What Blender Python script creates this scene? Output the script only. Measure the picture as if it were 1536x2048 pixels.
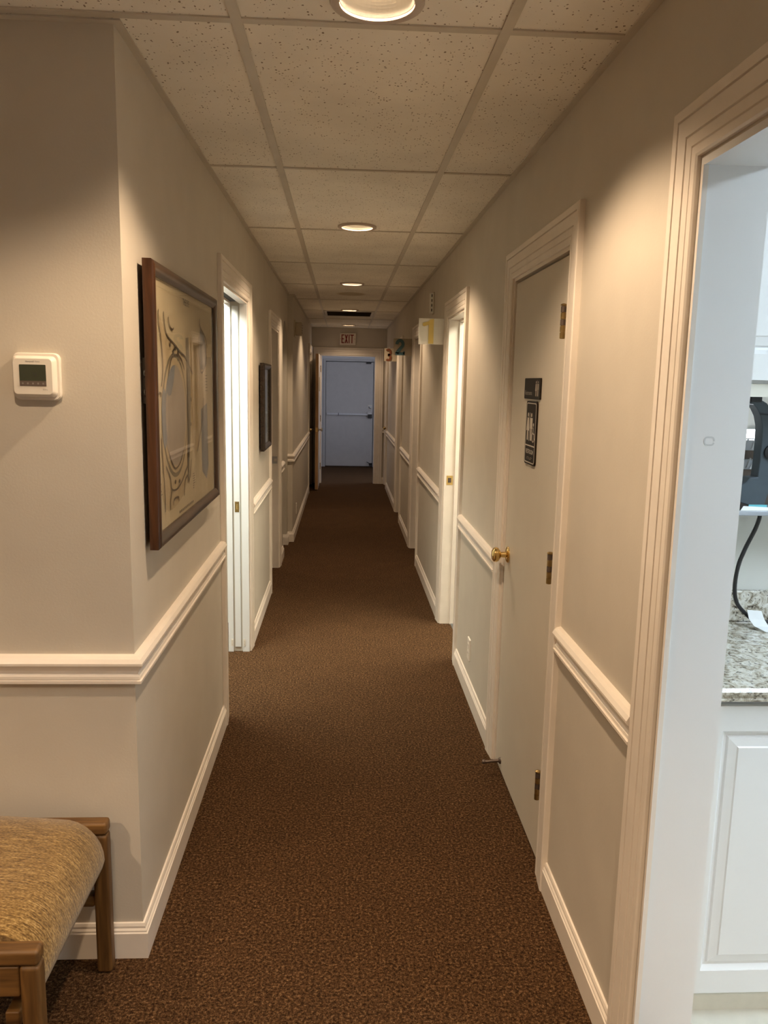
import bpy, bmesh, math, random
from mathutils import Vector, Matrix
random.seed(7)
for o in list(bpy.data.objects): bpy.data.objects.remove(o, do_unlink=True)
scene = bpy.context.scene
COL = scene.collection
PI = math.pi

# ------------------------------------------------------------------ camera
EYE = 1.57
F_PX, PITCH, YAW, ROLL = 1576.4, 0.1636, 0.0539, 0.0202
cy_, sy_, cp_, sp_ = math.cos(YAW), math.sin(YAW), math.cos(PITCH), math.sin(PITCH)
fwd = Vector((sy_*cp_, cy_*cp_, -sp_)); right0 = Vector((cy_, -sy_, 0)); up0 = right0.cross(fwd)
cr, sr = math.cos(ROLL), math.sin(ROLL)
right = cr*right0 + sr*up0; up = -sr*right0 + cr*up0
cam_data = bpy.data.cameras.new('camera')
cam = bpy.data.objects.new('camera', cam_data); COL.objects.link(cam)
cam_data.sensor_fit = 'VERTICAL'; cam_data.sensor_height = 36.0
cam_data.lens = F_PX/2048*36.0; cam_data.clip_start = 0.02; cam_data.clip_end = 60
cam.matrix_world = Matrix(((right.x, up.x, -fwd.x, 0), (right.y, up.y, -fwd.y, 0), (right.z, up.z, -fwd.z, EYE), (0, 0, 0, 1)))
scene.camera = cam

# ------------------------------------------------------------------ world, exposure
world = bpy.data.worlds.new('world'); scene.world = world; world.use_nodes = True
world.node_tree.nodes['Background'].inputs[0].default_value = (0.5, 0.6, 0.8, 1)
world.node_tree.nodes['Background'].inputs[1].default_value = 0.05
vs = scene.view_settings
vs.view_transform = 'Standard'; vs.look = 'None'; vs.gamma = 1.0; vs.use_curve_mapping = False
vs.exposure = 0.66

CAN_W = 62.0            # power of every recessed can lamp
WAIT_W = 95.0          # brighter lamps over the waiting area
CAN_COL = (1.0, 0.73, 0.48)
FLUO_COOL = (0.74, 0.88, 1.0)
FLUO_NEUTRAL = (1.0, 0.93, 0.74)

# ------------------------------------------------------------------ dimensions
XL, XR, ZC = -0.531, 0.6525, 2.36
TH = 0.12
YF = 1.975            # wall that faces the camera at the left
YE = 12.2             # wall at the end of the corridor
XB = -0.485           # stepped-out left wall past the arch
T_X = -0.2487         # first tee bar

# ------------------------------------------------------------------ helpers
LOC = {}
def reg(o, loc): LOC[o.name] = Vector(loc)
def tag(o, label=None, cat=None, group=None, kind=None):
    if label: o['label'] = label
    if cat: o['category'] = cat
    if group: o['group'] = group
    if kind: o['kind'] = kind
    return o
def empty(name, loc=(0, 0, 0), label=None, cat=None, group=None, kind=None):
    o = bpy.data.objects.new(name, None); COL.objects.link(o); o.location = loc
    o.empty_display_size = 0.05; reg(o, loc)
    return tag(o, label, cat, group, kind)

class MB:
    def __init__(s): s.v = []; s.f = []
    def add(s, vs, fs):
        b = len(s.v); s.v += [Vector(v) for v in vs]; s.f += [tuple(i+b for i in f) for f in fs]; return s
    def box(s, x0, x1, y0, y1, z0, z1):
        if x0 > x1: x0, x1 = x1, x0
        if y0 > y1: y0, y1 = y1, y0
        if z0 > z1: z0, z1 = z1, z0
        return s.add([(x0,y0,z0),(x1,y0,z0),(x1,y1,z0),(x0,y1,z0),(x0,y0,z1),(x1,y0,z1),(x1,y1,z1),(x0,y1,z1)],
              [(0,3,2,1),(4,5,6,7),(0,1,5,4),(1,2,6,5),(2,3,7,6),(3,0,4,7)])
    def loft(s, rings, closed=True, caps=True):
        n = len(rings[0]); vs = [p for r in rings for p in r]; fs = []
        for i in range(len(rings)-1):
            for j in range(n if closed else n-1):
                k = (j+1) % n; fs.append((i*n+j, i*n+k, (i+1)*n+k, (i+1)*n+j))
        if caps and closed:
            fs.append(tuple(range(n))[::-1]); fs.append(tuple((len(rings)-1)*n+j for j in range(n)))
        return s.add(vs, fs)
    def sweep(s, prof, path):
        """prof [(a,b)], path [(P, A, B)]"""
        return s.loft([[Vector(P)+a*Vector(A)+b*Vector(B) for a, b in prof] for P, A, B in path])
    def lathe(s, prof, c, axis='z', n=24, sgn=1, sx=1.0):
        """prof [(r,h)]; axis along which h runs"""
        rings = []
        for r, h in prof:
            ring = []
            for k in range(n):
                t = 2*PI*k/n; a, b = r*math.cos(t)*sx, r*math.sin(t); h_ = h*sgn
                ring.append(Vector(c) + Vector({'z': (a, b, h_), 'x': (h_, a, b), 'y': (a, h_, b)}[axis]))
            rings.append(ring)
        return s.loft(rings)
    def tube(s, pts, r, n=8):
        pts = [Vector(p) for p in pts]; rings = []
        ref = Vector((0.31, 0.17, 0.93))
        for i, p in enumerate(pts):
            d = (pts[min(i+1, len(pts)-1)]-pts[max(i-1, 0)]).normalized()
            u = d.cross(ref).normalized(); w = d.cross(u)
            rr = r[i] if isinstance(r, (list, tuple)) else r
            rings.append([p+rr*(math.cos(2*PI*k/n)*u+math.sin(2*PI*k/n)*w) for k in range(n)])
        return s.loft(rings)
    def build(s, name, mat, parent=None, smooth=False, bevel=0, seg=2, subdiv=0, kind=None):
        if parent is not None: base = LOC[parent.name]
        else:
            xs = [v.x for v in s.v]; ys = [v.y for v in s.v]; zs = [v.z for v in s.v]
            base = Vector(((min(xs)+max(xs))/2, (min(ys)+max(ys))/2, min(zs)))
        me = bpy.data.meshes.new(name)
        me.from_pydata([v-base for v in s.v], [], s.f); me.update()
        bm = bmesh.new(); bm.from_mesh(me); bmesh.ops.recalc_face_normals(bm, faces=bm.faces)
        if smooth:
            for f in bm.faces: f.smooth = True
            for e in bm.edges:
                if len(e.link_faces) == 2 and e.calc_face_angle(0) > math.radians(42): e.smooth = False
        bm.to_mesh(me); bm.free()
        me.materials.append(mat)
        o = bpy.data.objects.new(name, me); COL.objects.link(o)
        if parent is not None: o.parent = parent; reg(o, base)
        else: o.location = base; reg(o, base)
        if bevel:
            m = o.modifiers.new('bevel', 'BEVEL'); m.width = bevel; m.segments = seg; m.limit_method = 'ANGLE'; m.angle_limit = math.radians(40)
            for f in me.polygons: f.use_smooth = True
            w = o.modifiers.new('wn', 'WEIGHTED_NORMAL'); w.keep_sharp = True
        if subdiv:
            m = o.modifiers.new('sub', 'SUBSURF'); m.levels = subdiv; m.render_levels = subdiv
        if kind: o['kind'] = kind
        return o

class Plane2D:
    """flat drawing on a plane: origin O, axes ex, ey, normal ez"""
    def __init__(s, O, ex, ey, ez): s.O, s.ex, s.ey, s.ez = Vector(O), Vector(ex), Vector(ey), Vector(ez)
    def P(s, u, v, w=0): return s.O+u*s.ex+v*s.ey+w*s.ez
    def poly(s, mb, pts, w0, w1):
        n = len(pts); a = [s.P(u, v, w0) for u, v in pts]; b = [s.P(u, v, w1) for u, v in pts]
        fs = [tuple(range(n))[::-1], tuple(range(n, 2*n))]+[(i, (i+1) % n, n+(i+1) % n, n+i) for i in range(n)]
        mb.add(a+b, fs); return mb
    def ell(s, mb, cu, cv, ru, rv, w0, w1, n=20, a0=0, a1=2*PI):
        return s.poly(mb, [(cu+ru*math.cos(a0+(a1-a0)*k/n), cv+rv*math.sin(a0+(a1-a0)*k/n)) for k in range(n)], w0, w1)
    def stroke(s, mb, pts, wd, w0, w1):
        pts = [Vector(p) for p in pts]; L = []; R = []
        for i, p in enumerate(pts):
            d = (pts[min(i+1, len(pts)-1)]-pts[max(i-1, 0)])
            if d.length < 1e-9: d = Vector((1, 0))
            d.normalize(); nrm = Vector((-d.y, d.x)); wv = wd[i] if isinstance(wd, (list, tuple)) else wd
            L.append(p+nrm*wv/2); R.append(p-nrm*wv/2)
        for i in range(len(pts)-1):
            q = [L[i], R[i], R[i+1], L[i+1]]
            mb.add([s.P(a.x, a.y, w0) for a in q]+[s.P(a.x, a.y, w1) for a in q],
                   [(0,1,2,3),(7,6,5,4),(0,4,5,1),(1,5,6,2),(2,6,7,3),(3,7,4,0)])
        return mb
    def text(s, mb, body, u, v, size, w0, w1, sx=1.0, align='LEFT', bold=0.0):
        cu = bpy.data.curves.new('t', 'FONT'); cu.body = body; cu.size = size; cu.align_x = align
        cu.offset = bold*size; cu.resolution_u = 3
        to = bpy.data.objects.new('t', cu); COL.objects.link(to)
        me = bpy.data.meshes.new_from_object(to)
        bm = bmesh.new(); bm.from_mesh(me)
        vs = [s.P(u+q.co.x*sx, v+q.co.y, w1) for q in bm.verts]
        mb.add(vs, [tuple(q.index for q in f.verts) for f in bm.faces]); bm.free()
        bpy.data.objects.remove(to); bpy.data.curves.remove(cu); bpy.data.meshes.remove(me)
        return mb

# ------------------------------------------------------------------ materials
def mat(name, col, rough=0.6, metal=0.0, noise=0.0, nscale=30, bump=0.0, bscale=200, spec=0.5, coat=0.0):
    m = bpy.data.materials.new(name); m.use_nodes = True; nt = m.node_tree; n = nt.nodes; b = n['Principled BSDF']
    b.inputs['Base Color'].default_value = (*col, 1); b.inputs['Roughness'].default_value = rough
    b.inputs['Metallic'].default_value = metal; b.inputs['Specular IOR Level'].default_value = spec
    b.inputs['Coat Weight'].default_value = coat; b.inputs['Coat Roughness'].default_value = 0.05
    if noise or bump:
        g = n.new('ShaderNodeNewGeometry')
    if noise:
        t = n.new('ShaderNodeTexNoise'); t.inputs['Scale'].default_value = nscale; t.inputs['Detail'].default_value = 3
        r = n.new('ShaderNodeMapRange'); r.inputs[1].default_value = 0.3; r.inputs[2].default_value = 0.7
        r.inputs[3].default_value = 1-noise; r.inputs[4].default_value = 1+noise
        mx = n.new('ShaderNodeVectorMath'); mx.operation = 'SCALE'; mx.inputs[0].default_value = col
        nt.links.new(g.outputs['Position'], t.inputs['Vector']); nt.links.new(t.outputs['Fac'], r.inputs[0])
        nt.links.new(r.outputs[0], mx.inputs['Scale']); nt.links.new(mx.outputs[0], b.inputs['Base Color'])
    if bump:
        t2 = n.new('ShaderNodeTexNoise'); t2.inputs['Scale'].default_value = bscale; t2.inputs['Detail'].default_value = 2
        bp = n.new('ShaderNodeBump'); bp.inputs['Strength'].default_value = bump; bp.inputs['Distance'].default_value = 0.002
        nt.links.new(g.outputs['Position'], t2.inputs['Vector']); nt.links.new(t2.outputs['Fac'], bp.inputs['Height'])
        nt.links.new(bp.outputs['Normal'], b.inputs['Normal'])
    return m
def emit(name, col, strength):
    m = bpy.data.materials.new(name); m.use_nodes = True; b = m.node_tree.nodes['Principled BSDF']
    b.inputs['Base Color'].default_value = (*[min(1, c) for c in col], 1)
    b.inputs['Emission Color'].default_value = (*col, 1); b.inputs['Emission Strength'].default_value = strength
    return m
def ramp(nt, stops):
    r = nt.nodes.new('ShaderNodeValToRGB'); e = r.color_ramp.elements
    while len(e) < len(stops): e.new(0.5)
    for k, (p, c) in enumerate(stops): e[k].position = p; e[k].color = (*c, 1)
    return r

def mat_carpet():
    m = bpy.data.materials.new('carpet'); m.use_nodes = True; nt = m.node_tree; n = nt.nodes; L = nt.links; b = n['Principled BSDF']
    b.inputs['Roughness'].default_value = 0.95; b.inputs['Specular IOR Level'].default_value = 0.1
    g = n.new('ShaderNodeNewGeometry')
    t = n.new('ShaderNodeTexNoise'); t.inputs['Scale'].default_value = 120; t.inputs['Detail'].default_value = 3; t.inputs['Roughness'].default_value = 0.85
    v = n.new('ShaderNodeTexVoronoi'); v.inputs['Scale'].default_value = 330; v.inputs['Randomness'].default_value = 1.0
    lo = n.new('ShaderNodeTexNoise'); lo.inputs['Scale'].default_value = 5; lo.inputs['Detail'].default_value = 4
    for q in (t, v, lo): L.new(g.outputs['Position'], q.inputs['Vector'])
    r = ramp(nt, [(0.34, (0.011, 0.004, 0.0015)), (0.46, (0.050, 0.025, 0.0105)), (0.56, (0.105, 0.056, 0.025)), (0.68, (0.23, 0.145, 0.072))])
    L.new(t.outputs['Fac'], r.inputs[0])
    r2 = ramp(nt, [(0.0, (0.45, 0.45, 0.45)), (1.0, (1.5, 1.45, 1.4))])
    sp = n.new('ShaderNodeSeparateColor'); L.new(v.outputs['Color'], sp.inputs[0]); L.new(sp.outputs[0], r2.inputs[0])
    mx = n.new('ShaderNodeMix'); mx.data_type = 'RGBA'; mx.blend_type = 'MULTIPLY'; mx.inputs[0].default_value = 0.75
    L.new(r.outputs[0], mx.inputs[6]); L.new(r2.outputs[0], mx.inputs[7])
    mr = n.new('ShaderNodeMapRange'); mr.inputs[1].default_value = 0.35; mr.inputs[2].default_value = 0.65; mr.inputs[3].default_value = 0.95; mr.inputs[4].default_value = 1.05
    L.new(lo.outputs['Fac'], mr.inputs[0])
    sc = n.new('ShaderNodeVectorMath'); sc.operation = 'SCALE'; L.new(mx.outputs[2], sc.inputs[0]); L.new(mr.outputs[0], sc.inputs['Scale'])
    L.new(sc.outputs[0], b.inputs['Base Color'])
    bp = n.new('ShaderNodeBump'); bp.inputs['Strength'].default_value = 0.9; bp.inputs['Distance'].default_value = 0.006
    L.new(t.outputs['Fac'], bp.inputs['Height']); L.new(bp.outputs['Normal'], b.inputs['Normal'])
    return m

def mat_tile(base=(0.93, 0.89, 0.80), stain=None):
    m = bpy.data.materials.new('ceiling_tile'); m.use_nodes = True; nt = m.node_tree; n = nt.nodes; L = nt.links; b = n['Principled BSDF']
    b.inputs['Roughness'].default_value = 0.9; b.inputs['Specular IOR Level'].default_value = 0.15
    g = n.new('ShaderNodeNewGeometry'); mp = n.new('ShaderNodeMapping'); mp.inputs['Scale'].default_value = (1.0, 0.75, 1)
    L.new(g.outputs['Position'], mp.inputs[0])
    w = n.new('ShaderNodeTexNoise'); w.inputs['Scale'].default_value = 60
    L.new(mp.outputs[0], w.inputs['Vector'])
    ad = n.new('ShaderNodeMix'); ad.data_type = 'VECTOR'; ad.inputs[0].default_value = 0.012
    L.new(mp.outputs[0], ad.inputs[4]); L.new(w.outputs['Color'], ad.inputs[5])
    v = n.new('ShaderNodeTexVoronoi'); v.inputs['Scale'].default_value = 125; v.feature = 'F1'
    L.new(ad.outputs[1], v.inputs['Vector'])
    sp = n.new('ShaderNodeSeparateColor'); L.new(v.outputs['Color'], sp.inputs[0])
    # pits: only some cells carry one, of differing size
    th = n.new('ShaderNodeMapRange'); th.inputs[1].default_value = 0.45; th.inputs[2].default_value = 1.0; th.inputs[3].default_value = 0.0; th.inputs[4].default_value = 0.34
    L.new(sp.outputs[0], th.inputs[0])
    lt = n.new('ShaderNodeMath'); lt.operation = 'LESS_THAN'; L.new(v.outputs['Distance'], lt.inputs[0]); L.new(th.outputs[0], lt.inputs[1])
    big = n.new('ShaderNodeTexNoise'); big.inputs['Scale'].default_value = 3.0; big.inputs['Detail'].default_value = 4
    L.new(g.outputs['Position'], big.inputs['Vector'])
    mr = n.new('ShaderNodeMapRange'); mr.inputs[1].default_value = 0.3; mr.inputs[2].default_value = 0.7; mr.inputs[3].default_value = 0.92; mr.inputs[4].default_value = 1.06
    L.new(big.outputs['Fac'], mr.inputs[0])
    sc = n.new('ShaderNodeVectorMath'); sc.operation = 'SCALE'; sc.inputs[0].default_value = base; L.new(mr.outputs[0], sc.inputs['Scale'])
    mx = n.new('ShaderNodeMix'); mx.data_type = 'RGBA'; L.new(lt.outputs[0], mx.inputs[0]); L.new(sc.outputs[0], mx.inputs[6])
    mx.inputs[7].default_value = (base[0]*0.36, base[1]*0.31, base[2]*0.26, 1)
    out = mx.outputs[2]
    if stain:
        sb = n.new('ShaderNodeVectorMath'); sb.operation = 'SUBTRACT'; L.new(g.outputs['Position'], sb.inputs[0]); sb.inputs[1].default_value = stain[0]
        s2 = n.new('ShaderNodeVectorMath'); s2.operation = 'DIVIDE'; L.new(sb.outputs[0], s2.inputs[0]); s2.inputs[1].default_value = (stain[1], stain[2], 1)
        ln = n.new('ShaderNodeVectorMath'); ln.operation = 'LENGTH'; L.new(s2.outputs[0], ln.inputs[0])
        rr = ramp(nt, [(0.0, (0.72, 0.66, 0.56)), (0.7, (0.70, 0.63, 0.52)), (1.0, (1, 1, 1))]); L.new(ln.outputs[1], rr.inputs[0])
        m2 = n.new('ShaderNodeMix'); m2.data_type = 'RGBA'; m2.blend_type = 'MULTIPLY'; m2.inputs[0].default_value = 1
        L.new(out, m2.inputs[6]); L.new(rr.outputs[0], m2.inputs[7]); out = m2.outputs[2]
    L.new(out, b.inputs['Base Color'])
    bp = n.new('ShaderNodeBump'); bp.inputs['Strength'].default_value = 0.6; bp.inputs['Distance'].default_value = 0.002; bp.invert = True
    L.new(lt.outputs[0], bp.inputs['Height']); L.new(bp.outputs['Normal'], b.inputs['Normal'])
    return m

def mat_wood(name, c0, c1, axis, scale=9, rough=0.35):
    m = bpy.data.materials.new(name); m.use_nodes = True; nt = m.node_tree; n = nt.nodes; L = nt.links; b = n['Principled BSDF']
    b.inputs['Roughness'].default_value = rough; b.inputs['Coat Weight'].default_value = 0.05
    g = n.new('ShaderNodeNewGeometry'); mp = n.new('ShaderNodeMapping')
    s = [scale*6]*3; s['xyz'.index(axis)] = scale*0.5; mp.inputs['Scale'].default_value = s
    L.new(g.outputs['Position'], mp.inputs[0])
    t = n.new('ShaderNodeTexNoise'); t.inputs['Scale'].default_value = 1; t.inputs['Detail'].default_value = 5; t.inputs['Distortion'].default_value = 0.6
    L.new(mp.outputs[0], t.inputs['Vector'])
    r = ramp(nt, [(0.28, c0), (0.5, [(a+q)/2 for a, q in zip(c0, c1)]), (0.68, c1)]); L.new(t.outputs['Fac'], r.inputs[0]); L.new(r.outputs[0], b.inputs['Base Color'])
    return m

def mat_tweed():
    m = bpy.data.materials.new('tweed'); m.use_nodes = True; nt = m.node_tree; n = nt.nodes; L = nt.links; b = n['Principled BSDF']
    b.inputs['Roughness'].default_value = 0.9; b.inputs['Specular IOR Level'].default_value = 0.15; b.inputs['Sheen Weight'].default_value = 0.3
    g = n.new('ShaderNodeTexCoord'); mp = n.new('ShaderNodeMapping'); mp.inputs['Scale'].default_value = (150, 340, 150)
    L.new(g.outputs['Object'], mp.inputs[0])
    t = n.new('ShaderNodeTexNoise'); t.inputs['Scale'].default_value = 1; t.inputs['Detail'].default_value = 2
    L.new(mp.outputs[0], t.inputs['Vector'])
    mp2 = n.new('ShaderNodeMapping'); mp2.inputs['Scale'].default_value = (22, 420, 22); L.new(g.outputs['Object'], mp2.inputs[0])
    t2 = n.new('ShaderNodeTexNoise'); t2.inputs['Scale'].default_value = 1; t2.inputs['Detail'].default_value = 3; L.new(mp2.outputs[0], t2.inputs['Vector'])
    av = n.new('ShaderNodeMath'); av.operation = 'ADD'; L.new(t.outputs['Fac'], av.inputs[0]); L.new(t2.outputs['Fac'], av.inputs[1])
    hv = n.new('ShaderNodeMath'); hv.operation = 'MULTIPLY'; hv.inputs[1].default_value = 0.5; L.new(av.outputs[0], hv.inputs[0])
    r = ramp(nt, [(0.33, (0.05, 0.024, 0.005)), (0.46, (0.165, 0.096, 0.028)), (0.54, (0.25, 0.155, 0.052)), (0.66, (0.44, 0.30, 0.12))])
    L.new(hv.outputs[0], r.inputs[0]); L.new(r.outputs[0], b.inputs['Base Color'])
    bp = n.new('ShaderNodeBump'); bp.inputs['Strength'].default_value = 0.7; bp.inputs['Distance'].default_value = 0.003
    L.new(hv.outputs[0], bp.inputs['Height']); L.new(bp.outputs['Normal'], b.inputs['Normal'])
    return m

def mat_granite():
    m = bpy.data.materials.new('granite'); m.use_nodes = True; nt = m.node_tree; n = nt.nodes; L = nt.links; b = n['Principled BSDF']
    b.inputs['Roughness'].default_value = 0.12
    g = n.new('ShaderNodeNewGeometry')
    t = n.new('ShaderNodeTexNoise'); t.inputs['Scale'].default_value = 38; t.inputs['Detail'].default_value = 6; t.inputs['Roughness'].default_value = 0.65; t.inputs['Distortion'].default_value = 1.2
    t2 = n.new('ShaderNodeTexNoise'); t2.inputs['Scale'].default_value = 110; t2.inputs['Detail'].default_value = 3
    for q in (t, t2): L.new(g.outputs['Position'], q.inputs['Vector'])
    r = ramp(nt, [(0.36, (0.16, 0.13, 0.10)), (0.44, (0.46, 0.41, 0.32)), (0.52, (0.66, 0.63, 0.55)), (0.64, (0.80, 0.79, 0.74))])
    L.new(t.outputs['Fac'], r.inputs[0])
    r2 = ramp(nt, [(0.33, (0.12, 0.10, 0.09)), (0.42, (1, 1, 1))]); L.new(t2.outputs['Fac'], r2.inputs[0])
    mx = n.new('ShaderNodeMix'); mx.data_type = 'RGBA'; mx.blend_type = 'MULTIPLY'; mx.inputs[0].default_value = 0.9
    L.new(r.outputs[0], mx.inputs[6]); L.new(r2.outputs[0], mx.inputs[7]); L.new(mx.outputs[2], b.inputs['Base Color'])
    return m

def mat_glass():
    m = bpy.data.materials.new('picture_glass'); m.use_nodes = True; nt = m.node_tree; n = nt.nodes; L = nt.links
    n.remove(n['Principled BSDF']); out = n['Material Output']
    tr = n.new('ShaderNodeBsdfTransparent'); gl = n.new('ShaderNodeBsdfGlossy'); gl.inputs['Roughness'].default_value = 0.02
    fr = n.new('ShaderNodeFresnel'); geo = n.new('ShaderNodeNewGeometry'); io = n.new('ShaderNodeMapRange')
    io.inputs[3].default_value = 1.22; io.inputs[4].default_value = 1/1.22; L.new(geo.outputs['Backfacing'], io.inputs[0]); L.new(io.outputs[0], fr.inputs['IOR']); mx = n.new('ShaderNodeMixShader')
    L.new(fr.outputs[0], mx.inputs[0]); L.new(tr.outputs[0], mx.inputs[1]); L.new(gl.outputs[0], mx.inputs[2]); L.new(mx.outputs[0], out.inputs[0])
    return m

M = dict(
    wall=mat('wall_paint', (0.60, 0.55, 0.47), 0.55, noise=0.03, nscale=6, bump=0.12, bscale=160, spec=0.35),
    trim=mat('trim_paint', (0.82, 0.755, 0.675), 0.35, noise=0.03, nscale=12, bump=0.05, bscale=60),
    door=mat('door_paint', (0.64, 0.59, 0.50), 0.38, noise=0.02, nscale=8, bump=0.06, bscale=90),
    white=mat('white_lacquer', (0.80, 0.81, 0.82), 0.3, noise=0.01, nscale=5),
    whitewall=mat('lab_wall', (0.78, 0.78, 0.74), 0.6, noise=0.02, nscale=4),
    plaster=mat('room_wall', (0.66, 0.64, 0.58), 0.7, noise=0.02, nscale=4),
    vestwall=mat('vestibule_wall', (0.62, 0.61, 0.61), 0.7, noise=0.02, nscale=4),
    exitdoor=mat('exit_door_paint', (0.52, 0.505, 0.495), 0.4, noise=0.03, nscale=14, bump=0.05, bscale=120),
    carpet=mat_carpet(), tile=mat_tile(), tile_stain=mat_tile(stain=((0.062, 7.52, 2.363), 0.15, 0.17)),
    tee=mat('tee_bar', (0.62, 0.57, 0.48), 0.5, noise=0.04, nscale=10), tee_new=mat('tee_bar_white', (0.72, 0.69, 0.63), 0.45, noise=0.03, nscale=10),
    ring=mat('can_trim', (0.55, 0.47, 0.40), 0.45, noise=0.03), baffle=mat('can_baffle', (0.74, 0.72, 0.66), 0.5, noise=0.02),
    lamp=emit('can_lamp', CAN_COL, 3.0),
    brass=mat('brass', (0.74, 0.53, 0.22), 0.18, 1.0, noise=0.05), brass_old=mat('aged_brass', (0.40, 0.29, 0.13), 0.35, 1.0, noise=0.15, nscale=80),
    bronze=mat('dark_bronze', (0.13, 0.10, 0.085), 0.4, 0.6, noise=0.1), chrome=mat('chrome', (0.75, 0.75, 0.75), 0.18, 1.0, noise=0.03),
    steel=mat('satin_steel', (0.55, 0.56, 0.58), 0.35, 0.9, noise=0.04), black=mat('black_plastic', (0.018, 0.018, 0.02), 0.35, noise=0.05),
    signbrown=mat('sign_dark_brown', (0.018, 0.012, 0.008), 0.55, noise=0.05, spec=0.15), signprint=mat('sign_print', (0.56, 0.51, 0.44), 0.5, noise=0.02),
    signdim=mat('sign_print_dim', (0.32, 0.27, 0.22), 0.5, noise=0.02),
    plastic=mat('white_plastic', (0.78, 0.73, 0.65), 0.4, noise=0.02), beige=mat('beige_plastic', (0.50, 0.43, 0.32), 0.45, noise=0.03),
    lcd=mat('lcd', (0.055, 0.062, 0.042), 0.25, noise=0.05), lcdbar=mat('lcd_buttons', (0.13, 0.10, 0.085), 0.35, noise=0.03), ink=mat('ink', (0.02, 0.02, 0.016), 0.6, noise=0.05),
    greyink=mat('grey_ink', (0.25, 0.23, 0.21), 0.6, noise=0.05),
    oak=mat_wood('oak', (0.06, 0.027, 0.007), (0.20, 0.10, 0.028), 'z', 9, 0.5), oakx=mat_wood('oak_rail', (0.06, 0.027, 0.007), (0.21, 0.105, 0.03), 'x', 9, 0.5),
    mahog=mat_wood('mahogany_v', (0.014, 0.005, 0.002), (0.075, 0.028, 0.010), 'z', 8, 0.3), mahogy=mat_wood('mahogany_h', (0.022, 0.010, 0.005), (0.075, 0.038, 0.020), 'y', 8, 0.3),
    ebony=mat('ebony_frame', (0.02, 0.012, 0.008), 0.25, noise=0.2, nscale=40), leafedge=mat_wood('door_edge_wood', (0.40, 0.22, 0.10), (0.60, 0.38, 0.20), 'z', 8, 0.5),
    tweed=mat_tweed(), granite=mat_granite(), glass=mat_glass(),
    paper=mat('chart_paper', (0.60, 0.51, 0.33), 0.7, noise=0.05, nscale=5), mat_board=mat('mat_board', (0.42, 0.40, 0.31), 0.8, noise=0.15, nscale=14),
    c_line=mat('print_line', (0.09, 0.065, 0.04), 0.7, noise=0.1), c_ball=mat('print_eyeball', (0.36, 0.31, 0.25), 0.7, noise=0.08, nscale=12), c_blue=mat('print_blue', (0.20, 0.225, 0.25), 0.7, noise=0.1, nscale=20),
    c_tan=mat('print_tan', (0.48, 0.38, 0.22), 0.7, noise=0.1, nscale=25), c_yel=mat('print_ochre', (0.46, 0.34, 0.14), 0.7, noise=0.1, nscale=25), c_dark=mat('print_umber', (0.15, 0.125, 0.075), 0.7, noise=0.2, nscale=30), c_grn=mat('print_green', (0.20, 0.22, 0.12), 0.7, noise=0.4, nscale=30),
    yellow=mat('yellow_number', (0.72, 0.54, 0.15), 0.5, noise=0.03), teal=mat('teal_number', (0.065, 0.15, 0.18), 0.5, noise=0.08), rust=mat('rust_number', (0.16, 0.05, 0.018), 0.5, noise=0.1), card=mat('sign_card', (0.82, 0.80, 0.73), 0.5, noise=0.02), cardtan=mat('sign_card_tan', (0.40, 0.34, 0.25), 0.5, noise=0.03),
    exitwhite=mat('exit_sign_face', (0.82, 0.75, 0.66), 0.5, noise=0.03), exitred=mat('exit_red', (0.22, 0.012, 0.012), 0.5, noise=0.05),
    dark=mat('dark_void', (0.035, 0.028, 0.022), 0.9, noise=0.05), ventdark=mat('vent_slat', (0.10, 0.065, 0.035), 0.6, noise=0.05),
    slate=mat('slate_plastic', (0.055, 0.075, 0.095), 0.45, noise=0.08, nscale=30), acrylic=mat('acrylic_shelf', (0.38, 0.41, 0.46), 0.2, noise=0.03),
    sheet=mat('white_sheet', (0.85, 0.87, 0.88), 0.6, noise=0.03), teal_sheet=mat('teal_sheet', (0.15, 0.55, 0.65), 0.6, noise=0.05), tray=mat('grey_tray', (0.55, 0.57, 0.60), 0.5, noise=0.05), greytile=mat('grey_threshold', (0.10, 0.10, 0.105), 0.5, noise=0.1),
    barpaint=mat('bar_paint', (0.66, 0.67, 0.70), 0.4, 0.1, noise=0.03),
    cream=mat('cream_toe', (0.72, 0.70, 0.62), 0.6, noise=0.03), rubber=mat('rubber_base', (0.02, 0.02, 0.02), 0.6, noise=0.1),
    fluo_cool=emit('fluorescent_cool', FLUO_COOL, 14.5), fluo_neutral=emit('fluorescent_neutral', FLUO_NEUTRAL, 24.0), fluo_left=emit('fluorescent_left', (0.97, 1.0, 0.88), 24.0),
    day=emit('daylight_pane', (0.76, 0.82, 1.0), 3.2), task=emit('task_tube', (0.92, 0.97, 1.0), 8.0),
)

# ================================================================== STRUCTURE
def struct(mb, name, m, label, cat='structure', **k):
    return tag(mb.build(name, m, **k), label, cat, kind='structure')

# floor
struct(MB().box(-3.4, 3.4, -4.2, 14.75, -0.05, 0), 'floor', M['carpet'], 'brown flecked carpet running down the corridor', 'carpet')

def wall_run(mb, x0, x1, y0, y1, openings, zt=2.6):
    """wall along y with openings (ya, yb, ztop)"""
    y = y0
    for a, b, z in sorted(openings):
        if a > y: mb.box(x0, x1, y, a, 0, zt)
        mb.box(x0, x1, a, b, z, zt); y = b
    if y1 > y: mb.box(x0, x1, y, y1, 0, zt)

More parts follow.
